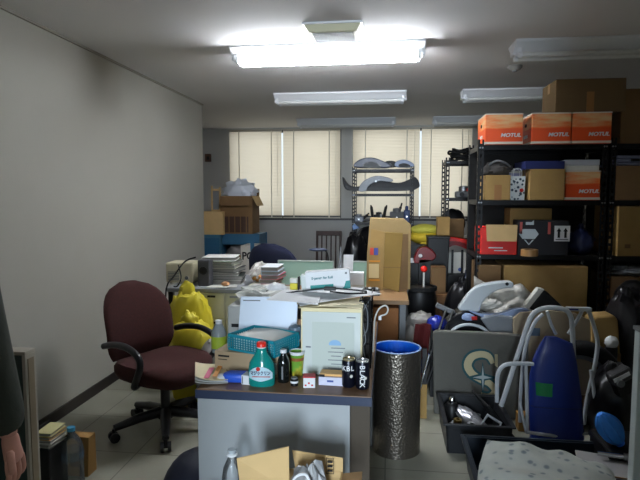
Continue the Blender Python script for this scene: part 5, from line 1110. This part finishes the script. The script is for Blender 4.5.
# blue cloth at the lower right
q = at(621, 426, 2.62)
t = thing('blue_rag', 'bright blue ribbed bundle beside the white panel edge', 'bundle', (q.x, 2.62, q.z-.085), rot=(0, math.radians(-35), 0))
mb = MB(); rings = []
for i in range(15):
    u = i/14; rr = .046*math.sin(PI*(.04+.92*u))**.6; rings.append([((rr*(1+.10*math.cos(9*2*PI*k/36)))*math.cos(2*PI*k/36)*1.15, (rr*(1+.10*math.cos(9*2*PI*k/36)))*math.sin(2*PI*k/36), .17*u) for k in range(36)])
MB().loft(rings).build('bundle', mat('sky_blue_cloth', (50, 128, 214), .6), t, smooth=True); MB().lathe([(.02, 0), (.022, .01), (.02, .02)], cap=False).build('tie', M_BLU, t, loc=(0, 0, -.005))
t2 = thing('storage_bin', 'black bin under the bright blue bundle near the white panel', 'bin', (q.x+.03, 2.68, 0)); zb_ = q.z-.10
MB().box(-.10, .16, -.13, .13, 0, zb_).build('body', M_BLACK, t2, bevel=.01); MB().box(-.105, .165, -.135, .135, zb_-.03, zb_-.01).build('rim', M_BLKM, t2)
t = thing('wooden_board', 'short orange-brown board leaning behind the bright blue bundle', 'board', (at(606, 425, 2.9).x+.02, 2.92, 0), rot=(math.radians(-6), 0, 0)); MB().prism([(-.05, 0), (.08, 0), (.06, .18), (-.05, .24)], 0, .012).build('board', mat('orange_wood', (116, 66, 36), .6), t); MB().box(-.03, .0, -.001, 0, .05, .08).build('label', M_CARD_D, t)
# white panel edge close by
a = at(630, 332, 1.75); b_ = at(626, 480, 1.75)
t = thing('room_divider', 'tall white textured panel standing close at the edge of the view', 'panel', (b_.x+.02, 1.75, 0))
MB().box(0, .60, 0, .04, 0, a.z).build('board', mat('white_textured', (176, 184, 184), .8, bump=.3, bscale=200), t, bevel=.004, rot=(0, 0, 0)); MB().box(-.003, .603, -.003, .043, a.z, a.z+.012).build('cap', M_GREY, t)
for x in (.08, .5): MB().box(x, x+.05, -.12, .16, 0, .03).build('foot', M_GREY, t, bevel=.004)
# ================================================================ MOTORCYCLE PARTS BETWEEN BOARD AND RACK
# white curved fairing
pts = [(458, 309), (462, 301), (468, 293), (476, 286), (486, 283), (500, 281), (511, 281), (512, 287), (503, 288), (494, 291), (486, 297), (481, 304), (478, 311), (468, 310)]
def panel_thing(nm, label, cat, pts, Y, th, m, rounded=4, support=True, z0=None, base=None):
    o_, lc_ = outline(pts, Y, rounded); t_ = thing(nm, label, cat, lc_); MB().prism(o_, -th/2, th/2).build('panel', m, t_, bevel=min(th*.3, .012), smooth=True); return t_, lc_
M_WF = mat('white_fairing', (206, 212, 216), .3, coat=.3)
t, lc = panel_thing('motorcycle_fairing', 'white curved motorcycle fairing arching over the clutter', 'fairing', pts, 3.62, .06, M_WF); q = at(507, 284, 3.585)-lc; MB().lathe([(0, 0), (.011, 0), (.011, .003), (0, .003)], n=14).build('bolt_hole', M_INK, t, loc=q, rot=(PI/2, 0, 0))
# support beneath: a black motorcycle body
pts = [(446, 336), (449, 322), (457, 311), (470, 309), (486, 312), (500, 320), (512, 338)]
t, lc = panel_thing('motorcycle_cowl', 'black motorcycle body part behind the emblem board', 'motorcycle part', [(440, 400), (444, 330), (449, 318), (457, 311), (470, 309), (486, 313), (500, 322), (512, 338), (516, 400)], 3.66, .16, mat('gloss_black', (20, 20, 24), .2), 3)
t.location.z = 0.0; dz_ = lc.z
for ch_ in t.children: ch_.location.z = dz_
MB().box(-.2, .22, -.06, .06, 0, dz_+.02).build('base', M_BLACK, t)
arc_o = [(449, 336), (454, 329), (463, 325), (474, 325), (484, 329), (491, 336)]; P = [at(a, b_, 3.55)-t.location for a, b_ in arc_o]
MB().tube([tuple(q) for q in smoothpath(P)], .0105).build('white_rim', M_WF, t, smooth=True)
q = at(468, 317, 3.57)-t.location; MB().blob(q, (.035, .02, .022), amp=.3, seed=3).build('pale_part', mat('pale_blue_fairing', (150, 168, 205), .3), t, smooth=True)
q = at(474, 318, 3.56)-t.location; MB().box(q.x-.018, q.x+.018, q.y-.02, q.y, q.z-.01, q.z+.012).build('red_reflector', M_RED, t, bevel=.004)
t, lc = panel_thing('motorcycle_fairing', 'grey flat side panel between the black body part and the tan cardboard', 'fairing', [(480, 318), (495, 314), (513, 317), (513, 340), (500, 338), (490, 332)], 3.56, .03, mat('grey_side_panel', (136, 140, 146), .4), 0)
MB().box(-.02, .03, -.017, -.0155, .03, .04).build('groove', M_GREY, t)
t, lc = panel_thing('motorcycle_fairing', 'long pale blue and white fairing curving beneath the white arching one', 'fairing', [(468, 310), (482, 313), (500, 313), (512, 309), (524, 308), (530, 312), (518, 316), (500, 318), (484, 317)], 3.60, .05, mat('pale_blue_fairing', (150, 168, 205), .3), 4); MB().box(-.1, .1, -.028, -.0255, .012, .022).build('white_line', M_WHITE, t)
# chrome forks and blue part
base = at(447, 320, 3.62)
t = thing('front_fork', 'pair of bright chrome fork tubes slanting beside the black body part', 'fork', (base.x, 3.62, 0)); 
for (x0, y0, x1, y1) in ((440, 326, 446, 310), (449, 321, 453, 311)):
    a, b_ = at(x0-1, y0+4, 3.60)-t.location, at(x1, y1, 3.64)-t.location; MB().cyl(a, b_, .0085).build('fork_tube', M_CHROME, t, smooth=True)
    MB().cyl(a+(a-b_)*5, a, .013).build('lower_tube', M_BLACK, t, smooth=True)
a = at(444, 314, 3.64)-t.location; MB().obox(a+Vector((.01, .03, .03)), .13, .04, .03, Matrix.Rotation(.4, 3, 'Y')).build('clamp', M_GREY, t, bevel=.006)
t = thing('blue_part', 'small shiny dark blue plastic part at the foot of the chrome forks', 'motorcycle part', (at(437, 322, 3.75).x, 3.78, 0)); z_ = at(437, 318, 3.75).z; MB().blob((0, 0, z_-.05), (.06, .05, .05), amp=.4, seed=5).build('shell', mat('cobalt', (36, 50, 150), .25), t, smooth=True); MB().box(-.04, .04, -.04, .04, 0, z_-.06).build('stand', M_BLACK, t)
t = thing('red_cloth', 'dark red cloth strip hanging beside the foil tube', 'cloth', (at(428, 350, 3.4).x-.02, 3.50, 0)); z_ = at(428, 326, 3.45).z; MB().grid(lambda u, v: (-.05+.09*u-.06*(1-v), -.015*math.sin(u*7), z_*v), 8, 10).build('cloth', mat('dark_red_cloth', (84, 18, 20), .8), t, solid=.02); MB().box(-.07, .0, -.03, -.01, z_*.45, z_*.6).build('navy_patch', mat('navy_fabric', (28, 32, 56), .9), t)
# clear/white film over a carton behind
t = thing('plastic_sheet', 'crumpled whitish plastic sheet spread before the wide tan carton', 'plastic sheet', (at(505, 300, 3.80).x, 3.80, at(500, 312, 3.75).z))
def film(u, v):
    px = 474+60*u; top_ = 276+10*abs(math.sin(u*4))+24*max(0, u-.45)**1.1; py = 314-(314-top_)*v; q = at(px, py, 3.80+.10*v-.07*math.sin(v*3)*noise.noise(Vector((u*4, v*3, 0)))*2); return q-t.location
MB().grid(film, 26, 12).build('film', mat('milky_sheet', (196, 192, 184), .35), t, smooth=True, solid=.004); MB().blob(at(488, 304, 3.74)-t.location, (.07, .03, .03), amp=.7, freq=3, seed=8, n=18).build('crumple', mat('milky_sheet', (196, 192, 184), .35), t)
t2 = thing('storage_box', 'grey box on the floor holding up the crumpled plastic sheet', 'box', (at(500, 340, 3.8).x+.02, 3.84, 0)); MB().box(-.20, .26, -.06, .07, 0, at(500, 314, 3.78).z).build('body', M_GREY, t2, bevel=.006); MB().box(-.205, .265, -.065, .075, .3, .33).build('rim', M_BLKM, t2)
# black foam and white wedge
t, lc = panel_thing('foam_block', 'black foam slab with a white edge tilted above the hand cart handle', 'foam', [(527, 307), (541, 290), (545, 290), (566, 310), (560, 318), (545, 316)], 3.62, .06, M_BLACK, 0)
q = [at(a, b_, 3.60)-t.location for a, b_ in [(524, 306), (538, 288), (544, 289), (528, 309)]]; MB().prism([(v_.x, v_.z) for v_ in q], -.035, .03).build('white_edge', M_OFFW, t, bevel=.004)
# tan round cardboards
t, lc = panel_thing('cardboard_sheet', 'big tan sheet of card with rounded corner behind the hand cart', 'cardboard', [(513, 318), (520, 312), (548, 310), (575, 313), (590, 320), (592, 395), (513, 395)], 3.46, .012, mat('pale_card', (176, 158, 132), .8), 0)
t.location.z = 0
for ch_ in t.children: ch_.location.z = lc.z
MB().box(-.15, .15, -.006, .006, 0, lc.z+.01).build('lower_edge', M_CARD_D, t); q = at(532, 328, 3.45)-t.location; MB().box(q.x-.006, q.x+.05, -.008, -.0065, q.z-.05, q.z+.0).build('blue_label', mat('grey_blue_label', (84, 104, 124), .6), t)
t = thing('tyre', 'black motorcycle tyre standing behind the blue panel', 'tyre', (at(579, 372, 3.35).x, 3.36, .27), rot=(PI/2, 0, 0))
MB().tube([(.22*math.cos(2*PI*k/40), .22*math.sin(2*PI*k/40), 0) for k in range(40)], .045, 12, closed=True).build('tread', M_RUBBER, t, smooth=True); MB().lathe([(.172, -.03), (.178, -.035), (.178, .035), (.172, .03), (.15, 0)], n=40, cap=False).build('wheel_rim', M_GREY, t, smooth=True)
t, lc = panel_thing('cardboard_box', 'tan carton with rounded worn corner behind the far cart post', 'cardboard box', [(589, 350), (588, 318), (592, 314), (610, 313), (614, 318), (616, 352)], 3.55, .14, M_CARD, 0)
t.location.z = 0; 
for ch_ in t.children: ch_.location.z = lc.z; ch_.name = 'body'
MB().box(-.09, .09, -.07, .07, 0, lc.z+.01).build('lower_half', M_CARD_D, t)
t = thing('white_canister', 'small white plastic cap lying by the tan worn carton', 'cap', (at(613, 341, 3.4).x, 3.42, 0)); z_ = at(613, 348, 3.4).z; MB().lathe([(0, 0), (.035, 0), (.035, z_), (0, z_)]).build('stand', M_BLACK, t); MB().blob((0, 0, z_+.03), (.035, .03, .035), amp=.25, seed=6).build('cap', M_WHITE, t, smooth=True)
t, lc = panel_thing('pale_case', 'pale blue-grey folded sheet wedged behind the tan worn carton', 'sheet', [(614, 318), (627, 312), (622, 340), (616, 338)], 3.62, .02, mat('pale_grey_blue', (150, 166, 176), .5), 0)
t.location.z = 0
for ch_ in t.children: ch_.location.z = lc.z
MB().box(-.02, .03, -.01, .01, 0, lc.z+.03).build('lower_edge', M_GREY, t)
# dark heap at the far side
random.seed(31)
t = thing('garbage_bag', 'big black garbage bag heaped against the rack of plain cartons', 'bag', (at(628, 330, 3.5).x+.02, 3.62, 0)); MB().blob((.02, 0, .36), (.13, .15, .40), amp=.3, seed=77, flat=-.36).build('bag', mat('black_film', (20, 20, 24), .3), t, smooth=True); MB().blob((0, 0, .76), (.04, .04, .06), amp=.3, seed=78).build('knot', mat('black_film', (20, 20, 24), .3), t, smooth=True)
t = thing('garbage_bag', 'lower black garbage bag slumped beside the far cart leg', 'bag', (at(620, 400, 3.1).x, 3.18, 0)); MB().blob((0, 0, .20), (.12, .14, .22), amp=.35, seed=79, flat=-.20).build('bag', mat('black_film', (20, 20, 24), .3), t, smooth=True); MB().blob((-.03, -.03, .42), (.03, .03, .05), amp=.3, seed=80).build('knot', mat('black_film', (20, 20, 24), .3), t, smooth=True)
q = at(622, 372, 3.0)
t = thing('motorcycle_part', 'grey ribbed motor casing with a white strip on the black bags', 'motorcycle part', (q.x, 3.02, q.z-.03), rot=(0, -.45, .2)); MB().box(-.06, .06, -.03, .04, -.03, .04).build('casing', mat('dark_casing', (60, 60, 62), .5), t, bevel=.015); MB().box(-.055, .04, -.034, -.029, .0, .02).build('white_strip', M_WHITE, t); MB().lathe([(0, 0), (.02, 0), (.02, .015), (0, .015)]).build('cap', M_GREY, t, loc=(-.03, -.03, -.015), rot=(PI/2, 0, 0))
MB().box(-.05, .05, -.02, .04, -.10, -.03).build('bracket', M_BLACK, t)
t = thing('black_helmet', 'black helmet with pale visor on the lower shelf at the view edge', 'helmet', (at(636, 292, 3.9).x, 3.92, RZ[1]-.0)); MB().blob((0, 0, .16), (.13, .14, .16), amp=.05, seed=3, flat=-.16).build('shell', M_BLACK, t, smooth=True); MB().box(.0, .09, -.135, -.11, .12, .18).build('visor', mat('pale_visor', (170, 176, 180), .2), t, bevel=.01)
# dark column of bags in the aisle, red ball pole, white sack
t = thing('golf_bag', 'tall black bag standing in the aisle in front of the yellow bundle', 'bag', (at(420, 300, 4.75).x, 4.80, 0)); h_ = at(420, 288, 4.75).z
MB().loft([[(r_*math.cos(2*PI*k/24)*(1+.05*math.sin(3*k)), r_*math.sin(2*PI*k/24), z) for k in range(24)] for r_, z in ((.13, 0), (.145, .05), (.14, .4), (.15, h_*.8), (.13, h_))]).build('body', M_BLACK, t, smooth=True); MB().lathe([(.132, h_-.03), (.15, h_-.02), (.15, h_+.01), (.125, h_+.01)], cap=False).build('collar', M_RUBBER, t, smooth=True); MB().tube(smoothpath([(-.1, -.12, .3), (-.13, -.17, .5), (-.1, -.14, .7)]), .014).build('strap', M_GREY, t, smooth=True)
q = at(424, 269, 4.82)
t = thing('marker_pole', 'thin white pole topped by a bright red ball in the aisle', 'pole', (q.x, 4.82, 0)); MB().cyl((0, 0, .0), (0, 0, q.z-.02), .009).build('pole', M_OFFW, t, smooth=True); MB().blob((0, 0, q.z), (.030, .030, .030), amp=0, seed=1).build('ball', mat('vivid_red', (250, 40, 30), .4), t, smooth=True); MB().lathe([(0, 0), (.06, 0), (.05, .02), (0, .02)]).build('foot', M_BLACK, t, smooth=True)
t = thing('yellow_bundle', 'yellow rounded cushion-like bundle on a black case near the window', 'bundle', (at(425, 236, 5.9).x, 5.95, 0)); z_ = at(425, 244, 5.85).z
t.location.z = z_
MB().blob((0, 0, .07), (.16, .14, .075), amp=.12, seed=6, flat=-.07).build('bundle', mat('mustard', (196, 168, 40), .7), t, smooth=True); MB().blob((.0, -.02, .15), (.15, .12, .06), amp=.12, seed=7).build('upper_fold', mat('lime_yellow', (186, 180, 70), .7), t, smooth=True); MB().blob((.01, -.06, -.0), (.06, .05, .05), amp=.2, seed=8).build('hanging_corner', mat('mustard', (196, 168, 40), .7), t, smooth=True)
t = thing('equipment_case', 'black case on the floor carrying the yellow bundle', 'case', (at(422, 270, 5.9).x-.01, 6.0, 0)); MB().box(-.17, .17, -.18, .15, 0, z_-.001).build('body', M_BLACK, t, bevel=.01); MB().box(-.05, .05, -.19, -.18, z_-.12, z_-.09).build('handle', M_GREY, t); MB().box(-.12, -.08, -.184, -.18, z_-.2, z_-.15).build('white_tag', M_WHITE, t)
cx, ww = between(430, 440, 5.2)
carton('small brown carton beside the red ball pole', (cx+.05, 5.3, 0), ww+.04, .2, at(435, 268, 5.2).z, m=M_CARD_D)
cx, ww = between(436, 452, 4.9); carton('brown carton standing on the aisle floor behind the chrome forks', (cx, 4.95, 0), ww, .22, at(445, 297, 4.85).z, m=mat('aisle_cardboard', (122, 88, 58), .85))
t = thing('garbage_bag', 'black bag behind the white fairing, under the white boards', 'bag', (at(462, 300, 4.6).x+.02, 4.75, 0)); MB().blob((0, 0, .31), (.14, .14, .33), amp=.25, seed=91, flat=-.31).build('bag', mat('black_film', (20, 20, 24), .3), t, smooth=True); MB().blob((0, 0, .65), (.03, .03, .05), amp=.3, seed=92).build('knot', mat('black_film', (20, 20, 24), .3), t, smooth=True)
t = thing('plastic_sack', 'greyish white plastic sack slumped behind the foil tube', 'bag', (at(408, 340, 4.0).x+.06, 4.02, 0)); h_ = at(405, 318, 4.0).z
MB().blob((0, 0, h_*.45), (.155, .16, h_*.5), amp=.3, freq=2, seed=101, flat=-h_*.45).build('bag', mat('greyish_film', (150, 146, 140), .45), t, smooth=True); MB().blob((.03, -.02, h_*.95), (.09, .08, .06), amp=.5, seed=102).build('gathered_top', mat('greyish_film', (150, 146, 140), .45), t, smooth=True)
cx, ww = between(414, 432, 3.6)
t = thing('slim_board', 'thin tan board with a steel rod between foil tube and emblem board', 'board', (at(424, 400, 3.3).x, 3.36, 0)); MB().box(-.022, .022, 0, .02, 0, .22).build('board', M_CARD, t); MB().cyl((-.02, -.01, .2), (.03, -.012, .42), .007).build('rod', M_CHROME, t, smooth=True)
MB().box(-.01, .018, .0, .02, .22, .45).build('dark_upright', M_BLACK, t)
# ================================================================ NEAR THE CAMERA
# low bench out of which the near carton and bottle rise
t = thing('low_bench', 'low grey bench under the near brown open carton', 'bench', (on(290, 455, .55).x, 1.50, 0)); MB().box(-.30, .30, -.12, .18, .36, .385).build('seat', M_GREY, t, bevel=.004)
for x in (-.27, .27):
    for y in (-.09, .15): MB().box(x-.015, x+.015, y-.015, y+.015, 0, .36).build('leg', M_BLKM, t)
zB = .386
p0 = at(240, 462, 1.52); w_ = at(345, 470, 1.52).x-p0.x; cx = (p0.x+at(345, 470, 1.52).x)/2; hB = .17
t = carton('open brown carton with raised flaps nearest the camera', (cx, 1.50, zB), w_*.92, .20, hB, m=M_CARD_L, tape=False, open_=True)
def rel(px, py, Y): return at(px, py, Y)-t.location
def quad(nm, m, P, th=.004):
    n_ = (P[1]-P[0]).cross(P[3]-P[0]).normalized()*th; return MB().add([tuple(q) for q in P]+[tuple(q+n_) for q in P], [(0,1,2,3),(7,6,5,4),(0,4,5,1),(1,5,6,2),(2,6,7,3),(3,7,4,0)]).build(nm, m, t)
wB = w_*.92/2
quad('flap', M_CARD_L, [Vector((-wB, -.02, hB)), Vector((-.0, -.02, hB)), rel(289, 446, 1.50), rel(237, 458, 1.46)])
fl = quad('flap', M_CARD_L, [Vector((.0, .09, hB)), Vector((wB, .098, hB)), rel(343, 458, 1.60), rel(292, 450, 1.62)])
quad('flap', M_CARD_IN, [Vector((wB, -.09, hB)), Vector((wB, .09, hB)), Vector((wB+.06, .09, hB+.01)), Vector((wB+.06, -.09, hB+.01))])
q = rel(330, 466, 1.585)
g_ = MB(); g_.box(q.x-.012, q.x-.0105, -.001, 0, -.025, .025).box(q.x+.0105, q.x+.012, -.001, 0, -.025, .025).box(q.x-.012, q.x+.012, -.001, 0, .0235, .025).box(q.x-.012, q.x+.012, -.001, 0, -.025, -.0235)
for k in range(3): g_.box(q.x-.008, q.x+.008, -.001, 0, -.018+k*.014, -.012+k*.014)
gg = g_.build('printed_mark', M_INK, t); gg.location = (0, q.y-.0, q.z); gg['kind'] = 'stuff'
t = thing('plastic_bag', 'grey-white film bag with a white cord inside the near open carton', 'bag', (at(309, 475, 1.5).x, 1.50, zB+.008)); h_ = at(300, 470, 1.5).z-zB
MB().blob((0, .0, h_*.5), (.055, .04, h_*.46), amp=.5, freq=3, seed=111, flat=-h_*.5, n=22).build('bag', mat('grey_white_film', (138, 138, 138), .35), t); MB().tube(smoothpath([(-.05, -.04, h_*.8), (-.03, -.055, h_*1.0), (.0, -.05, h_*1.02), (.02, -.05, h_*.8)]), .004).build('cord', M_WHITE, t, smooth=True)
M_PET = clear('clear_pet', (249, 251, 252), .08, .3)
q = at(232, 449, 1.62)
t = thing('pet_bottle', 'empty clear plastic bottle standing before the desk panel', 'bottle', (q.x, 1.62, .386)); h_ = q.z-.386
MB().lathe([(0, 0), (.03, 0), (.033, .01), (.033, h_-.09), (.028, h_-.06), (.014, h_-.028), (.0125, h_-.002), (.0, h_-.002)], n=28).build('bottle', M_PET, t, smooth=True); MB().lathe([(.0135, h_-.022), (.0175, h_-.02), (.0175, h_-.014), (.0135, h_-.012)], cap=False).build('neck_ring', M_WHITE, t, smooth=True)
MB().lathe([(0, h_-.012), (.0135, h_-.012), (.0135, h_), (0, h_)]).build('cap', mat('clear_cap', (210, 220, 226), .2, trans=.4), t, smooth=True)
# navy backpack on the floor by the desk
q = on(186, 478, .05)
t = thing('backpack', 'navy backpack with pale piping lying on the floor by the desk panel', 'backpack', (-.80, 2.12, 0), .1)
MB().blob((0, 0, .155), (.135, .20, .16), amp=.08, seed=5, flat=-.155).build('body', mat('navy_nylon', (26, 32, 52), .6), t, smooth=True)
MB().tube(smoothpath([(-.13, -.10, .10), (-.09, -.165, .17), (.0, -.15, .25), (.1, -.10, .26)]), .005, 6).build('piping', mat('pale_piping', (130, 136, 144), .6), t, smooth=True)
# big water bottle at the wall
q = at(71, 427, 2.31)
t = thing('water_bottle', 'large clear water bottle with a light blue cap near the left-over books', 'bottle', (q.x, 2.31, 0)); h_ = q.z
t['label'] = 'large clear water bottle with a light blue cap on the floor by the wall'
prof = [(0, 0), (.045, 0), (.052, .012)]
for k in range(9): prof += [(.052, .03+k*.018), (.049, .039+k*.018)]
prof += [(.052, .20), (.046, .235), (.028, h_-.045), (.0165, h_-.032), (.0165, h_-.018), (0, h_-.018)]
MB().lathe(prof, n=32).build('bottle', clear('clear_pet_blue', (247, 250, 252), .10, .3), t, smooth=True); MB().lathe([(0, h_-.018), (.018, h_-.018), (.018, h_), (.0, h_)], n=20).build('cap', mat('cap_light_blue', (70, 160, 200), .4), t, smooth=True)
MB().lathe([(.0525, .16), (.0535, .165), (.0525, .205)], n=32, cap=False).build('label', mat('pale_blue_label', (120, 160, 190), .4, alpha=.35), t, smooth=True)
# dark box and books by the wall
zk = at(53, 430, 2.22).z
t = thing('storage_bin', 'black bin by the wall filled with books and papers', 'bin', (at(54, 440, 2.22).x-.03, 2.30, 0)); MB().box(-.055, .03, -.12, .02, 0, zk-.075).build('body', M_BLACK, t, bevel=.006); MB().box(-.062, -.055, -.125, .025, 0, zk+.0).build('tall_side', M_INK, t)
random.seed(3); z = zk-.074
for k, (c_, nm) in enumerate((((180, 176, 168), 'grey book lowest of the pile on the black bin'), ((214, 210, 204), 'white book in the middle of the pile on the black bin'), ((190, 150, 90), 'tan book second from the top of the pile on the black bin'), ((206, 198, 146), 'yellow book topmost of the pile on the black bin'))):
    binder('book', nm, (at(54, 440, 2.22).x-.035, 2.25, z), .075, .12, .017, random.uniform(-.2, .2), mat('book_%d' % k, c_, .6), 'books on the black bin', cat='book'); z += .0175
t = thing('paper_bag', 'tan paper bag with brown print behind the large water bottle', 'bag', (at(66, 460, 2.3).x-.08+.05, 2.47, 0)); MB().loft([[(-.06,-.04,0),(.06,-.04,0),(.06,.04,0),(-.06,.04,0)],[(-.065,-.03,.2),(.065,-.03,.2),(.065,.03,.2),(-.065,.03,.2)]]).build('body', mat('kraft_paper', (150, 112, 60), .8), t); MB().box(-.03, .03, -.043, -.038, .05, .12).build('print', M_CARD_D, t)
# framed dark green board
a = at(22, 352, 1.80); xr = at(27, 400, 1.80).x; zt = a.z
t = thing('green_board', 'dark green board in a pale metal frame standing by the wall', 'board', (xr-.42, 1.80, 0))
MB().box(-.40, .405, .004, .05, .05, zt-.012).build('panel', mat('board_green', (62, 78, 74), .5), t)
f_ = MB(); f_.box(-.42, .42, 0, .06, zt-.014, zt); f_.box(-.42, .42, 0, .06, .03, .05); f_.box(-.42, -.402, 0, .06, .05, zt-.014); f_.box(.406, .42, 0, .06, .05, zt-.014); f_.build('frame', mat('board_frame', (176, 170, 156), .5), t, bevel=.002)
MB().box(.4205, .423, .012, .045, .06, zt-.03).build('side_strip', mat('side_brown', (136, 122, 100), .6), t)
for x in (-.36, .36): MB().box(x-.02, x+.02, -.10, .16, 0, .03).build('foot', M_GREY, t, bevel=.004)
# ================================================================ THE PERSON
def skin(name, verts, edges, radii, m, parent, sub=2, root=0):
    me = bpy.data.meshes.new(name); me.from_pydata(verts, edges, []); o = bpy.data.objects.new(name, me); C.objects.link(o); o.parent = parent
    q = o.modifiers.new('skin', 'SKIN'); me.skin_vertices.new() if not me.skin_vertices else None
    for i, r in enumerate(radii):
        me.skin_vertices[0].data[i].radius = (r if isinstance(r, tuple) else (r, r))
        me.skin_vertices[0].data[i].use_root = (i == root)
    q.use_smooth_shade = True; s_ = o.modifiers.new('sub', 'SUBSURF'); s_.levels = sub; s_.render_levels = sub
    me.materials.append(m); return o
PX, PY = -1.40, 1.40
t = thing('person', 'person in a dark jacket, arm hanging with one bare hand showing', 'person', (PX, PY, 0))
M_SKIN = mat('skin', (206, 150, 132), .55, var=.04)
wr = at(12, 441, 1.40)-t.location; wr.x -= .004; 
V = [(0, 0, .92), (0, .01, 1.08), (0, .01, 1.25), (0, 0, 1.40), (0, 0, 1.50), (0, .02, 1.60), (0, .02, 1.69),
     (.17, 0, 1.41), (.215, -.01, 1.14), (wr.x, wr.y, wr.z), (-.17, 0, 1.41), (-.22, -.01, 1.14), (-.21, .03, .87),
     (.09, 0, .86), (.10, .01, .47), (.10, -.02, .09), (-.09, 0, .86), (-.10, .01, .47), (-.10, -.02, .09), (.11, .12, .04), (-.11, .12, .04), (-.215, .05, .80)]
E = [(0,1),(1,2),(2,3),(3,4),(4,5),(5,6),(3,7),(7,8),(8,9),(3,10),(10,11),(11,12),(0,13),(13,14),(14,15),(0,16),(16,17),(17,18),(15,19),(18,20),(12,21)]
Rr = [(.15,.10),(.13,.10),(.155,.105),(.13,.09),.055,(.078,.095),(.066,.075),.058,.044,.026,.058,.044,.026,.085,.055,.036,.085,.055,.036,.035,.035,(.038,.02)]
body = skin('body', V, E, Rr, M_SKIN, t)
# jacket over torso and arms, open ended at the cuffs
M_JK = mat('jacket_dark_green', (54, 58, 50), .85, bump=.3, bscale=30)
Vj = [(0, 0, .88), (0, .01, 1.08), (0, .01, 1.25), (0, 0, 1.41), (0, 0, 1.475), (.175, 0, 1.41), (.222, -.01, 1.14), (wr.x-.006, wr.y, wr.z+.012), (-.175, 0, 1.41), (-.225, -.01, 1.14), (-.21, .025, .90)]
Ej = [(0,1),(1,2),(2,3),(3,4),(3,5),(5,6),(6,7),(3,8),(8,9),(9,10)]
skin('jacket', Vj, Ej, [(.175,.125),(.155,.125),(.175,.125),(.145,.105),.068,.080,.074,(.060,.056),.076,.066,.052], M_JK, t)
Vt = [(0, 0, .95), (.09, 0, .85), (.10, .01, .47), (.10, -.02, .12), (-.09, 0, .85), (-.10, .01, .47), (-.10, -.02, .12)]
skin('trousers', Vt, [(0,1),(1,2),(2,3),(0,4),(4,5),(5,6)], [(.155,.115),.10,.075,.062,.10,.075,.062], mat('trousers_dark', (30, 32, 40), .9), t)
for s_ in (-1, 1): MB().blob((s_*.108, .06, .045), (.05, .14, .05), amp=.0, flat=-.045, pw=.8).build('shoe', M_BLACK, t, smooth=True)
hd = MB(); hd.blob((0, .045, 1.70), (.092, .105, .085), amp=.12, seed=3); hd.build('hair', mat('black_hair', (18, 16, 16), .8), t, smooth=True)
# the face looks to +y
fc = MB(); fc.blob((0, .105+.02, 1.625), (.012, .018, .022), amp=0); fc.build('nose', M_SKIN, t, smooth=True)
for s_ in (-1, 1): MB().blob((s_*.032, .103, 1.652), (.013, .008, .007), amp=0).build('eye', M_WHITE, t, smooth=True); MB().blob((s_*.084, .02, 1.64), (.01, .02, .03), amp=0).build('ear', M_SKIN, t, smooth=True)
MB().blob((0, .108, 1.585), (.024, .007, .006), amp=0).build('mouth', mat('lips', (160, 90, 84), .5), t, smooth=True)
# hand: palm and five curled fingers, thumb towards the room
hv, he, hr = [], [], []
def chain(pts, rs, link=None):
    i0 = len(hv); hv.extend([tuple(Vector(p)) for p in pts]); hr.extend(rs)
    he.extend([(i0+k, i0+k+1) for k in range(len(pts)-1)])
    if link is not None: he.append((link, i0))
w0 = Vector(wr); D = Vector((.30, .0, -1)).normalized()
hand_parts = []
palm = skin('palm', [tuple(w0+Vector((-.003, 0, .03))), tuple(w0+Vector((.0, .0, -.01))), tuple(w0+Vector((.006, .002, -.045))), tuple(w0+Vector((.010, .004, -.070)))], [(0,1),(1,2),(2,3)], [(.026,.024),(.030,.022),(.040,.017),(.040,.014)], M_SKIN, t)
for k, (dy_, L_) in enumerate(((-.030, .9), (-.010, 1.05), (.012, 1.0), (.032, .8))):
    b0 = w0+Vector((.010, dy_, -.068)); curl = [Vector((.004, 0, -.030)), Vector((-.010, 0, -.022)), Vector((-.018, 0, -.010))]
    P = [b0+Vector((-.001, -dy_*.1, .022)), b0]; 
    for c_ in curl: P.append(P[-1]+c_*L_)
    skin('finger', [tuple(q_) for q_ in P], [(i, i+1) for i in range(4)], [.0095, .0098, .009, .0082, .0072], M_SKIN, t, sub=1)
P = [w0+Vector((.012, -.022, -.018)), w0+Vector((.026, -.036, -.040)), w0+Vector((.030, -.040, -.064)), w0+Vector((.024, -.034, -.082))]
skin('thumb', [tuple(q_) for q_ in P], [(0,1),(1,2),(2,3)], [.013, .012, .0105, .0085], M_SKIN, t, sub=1)
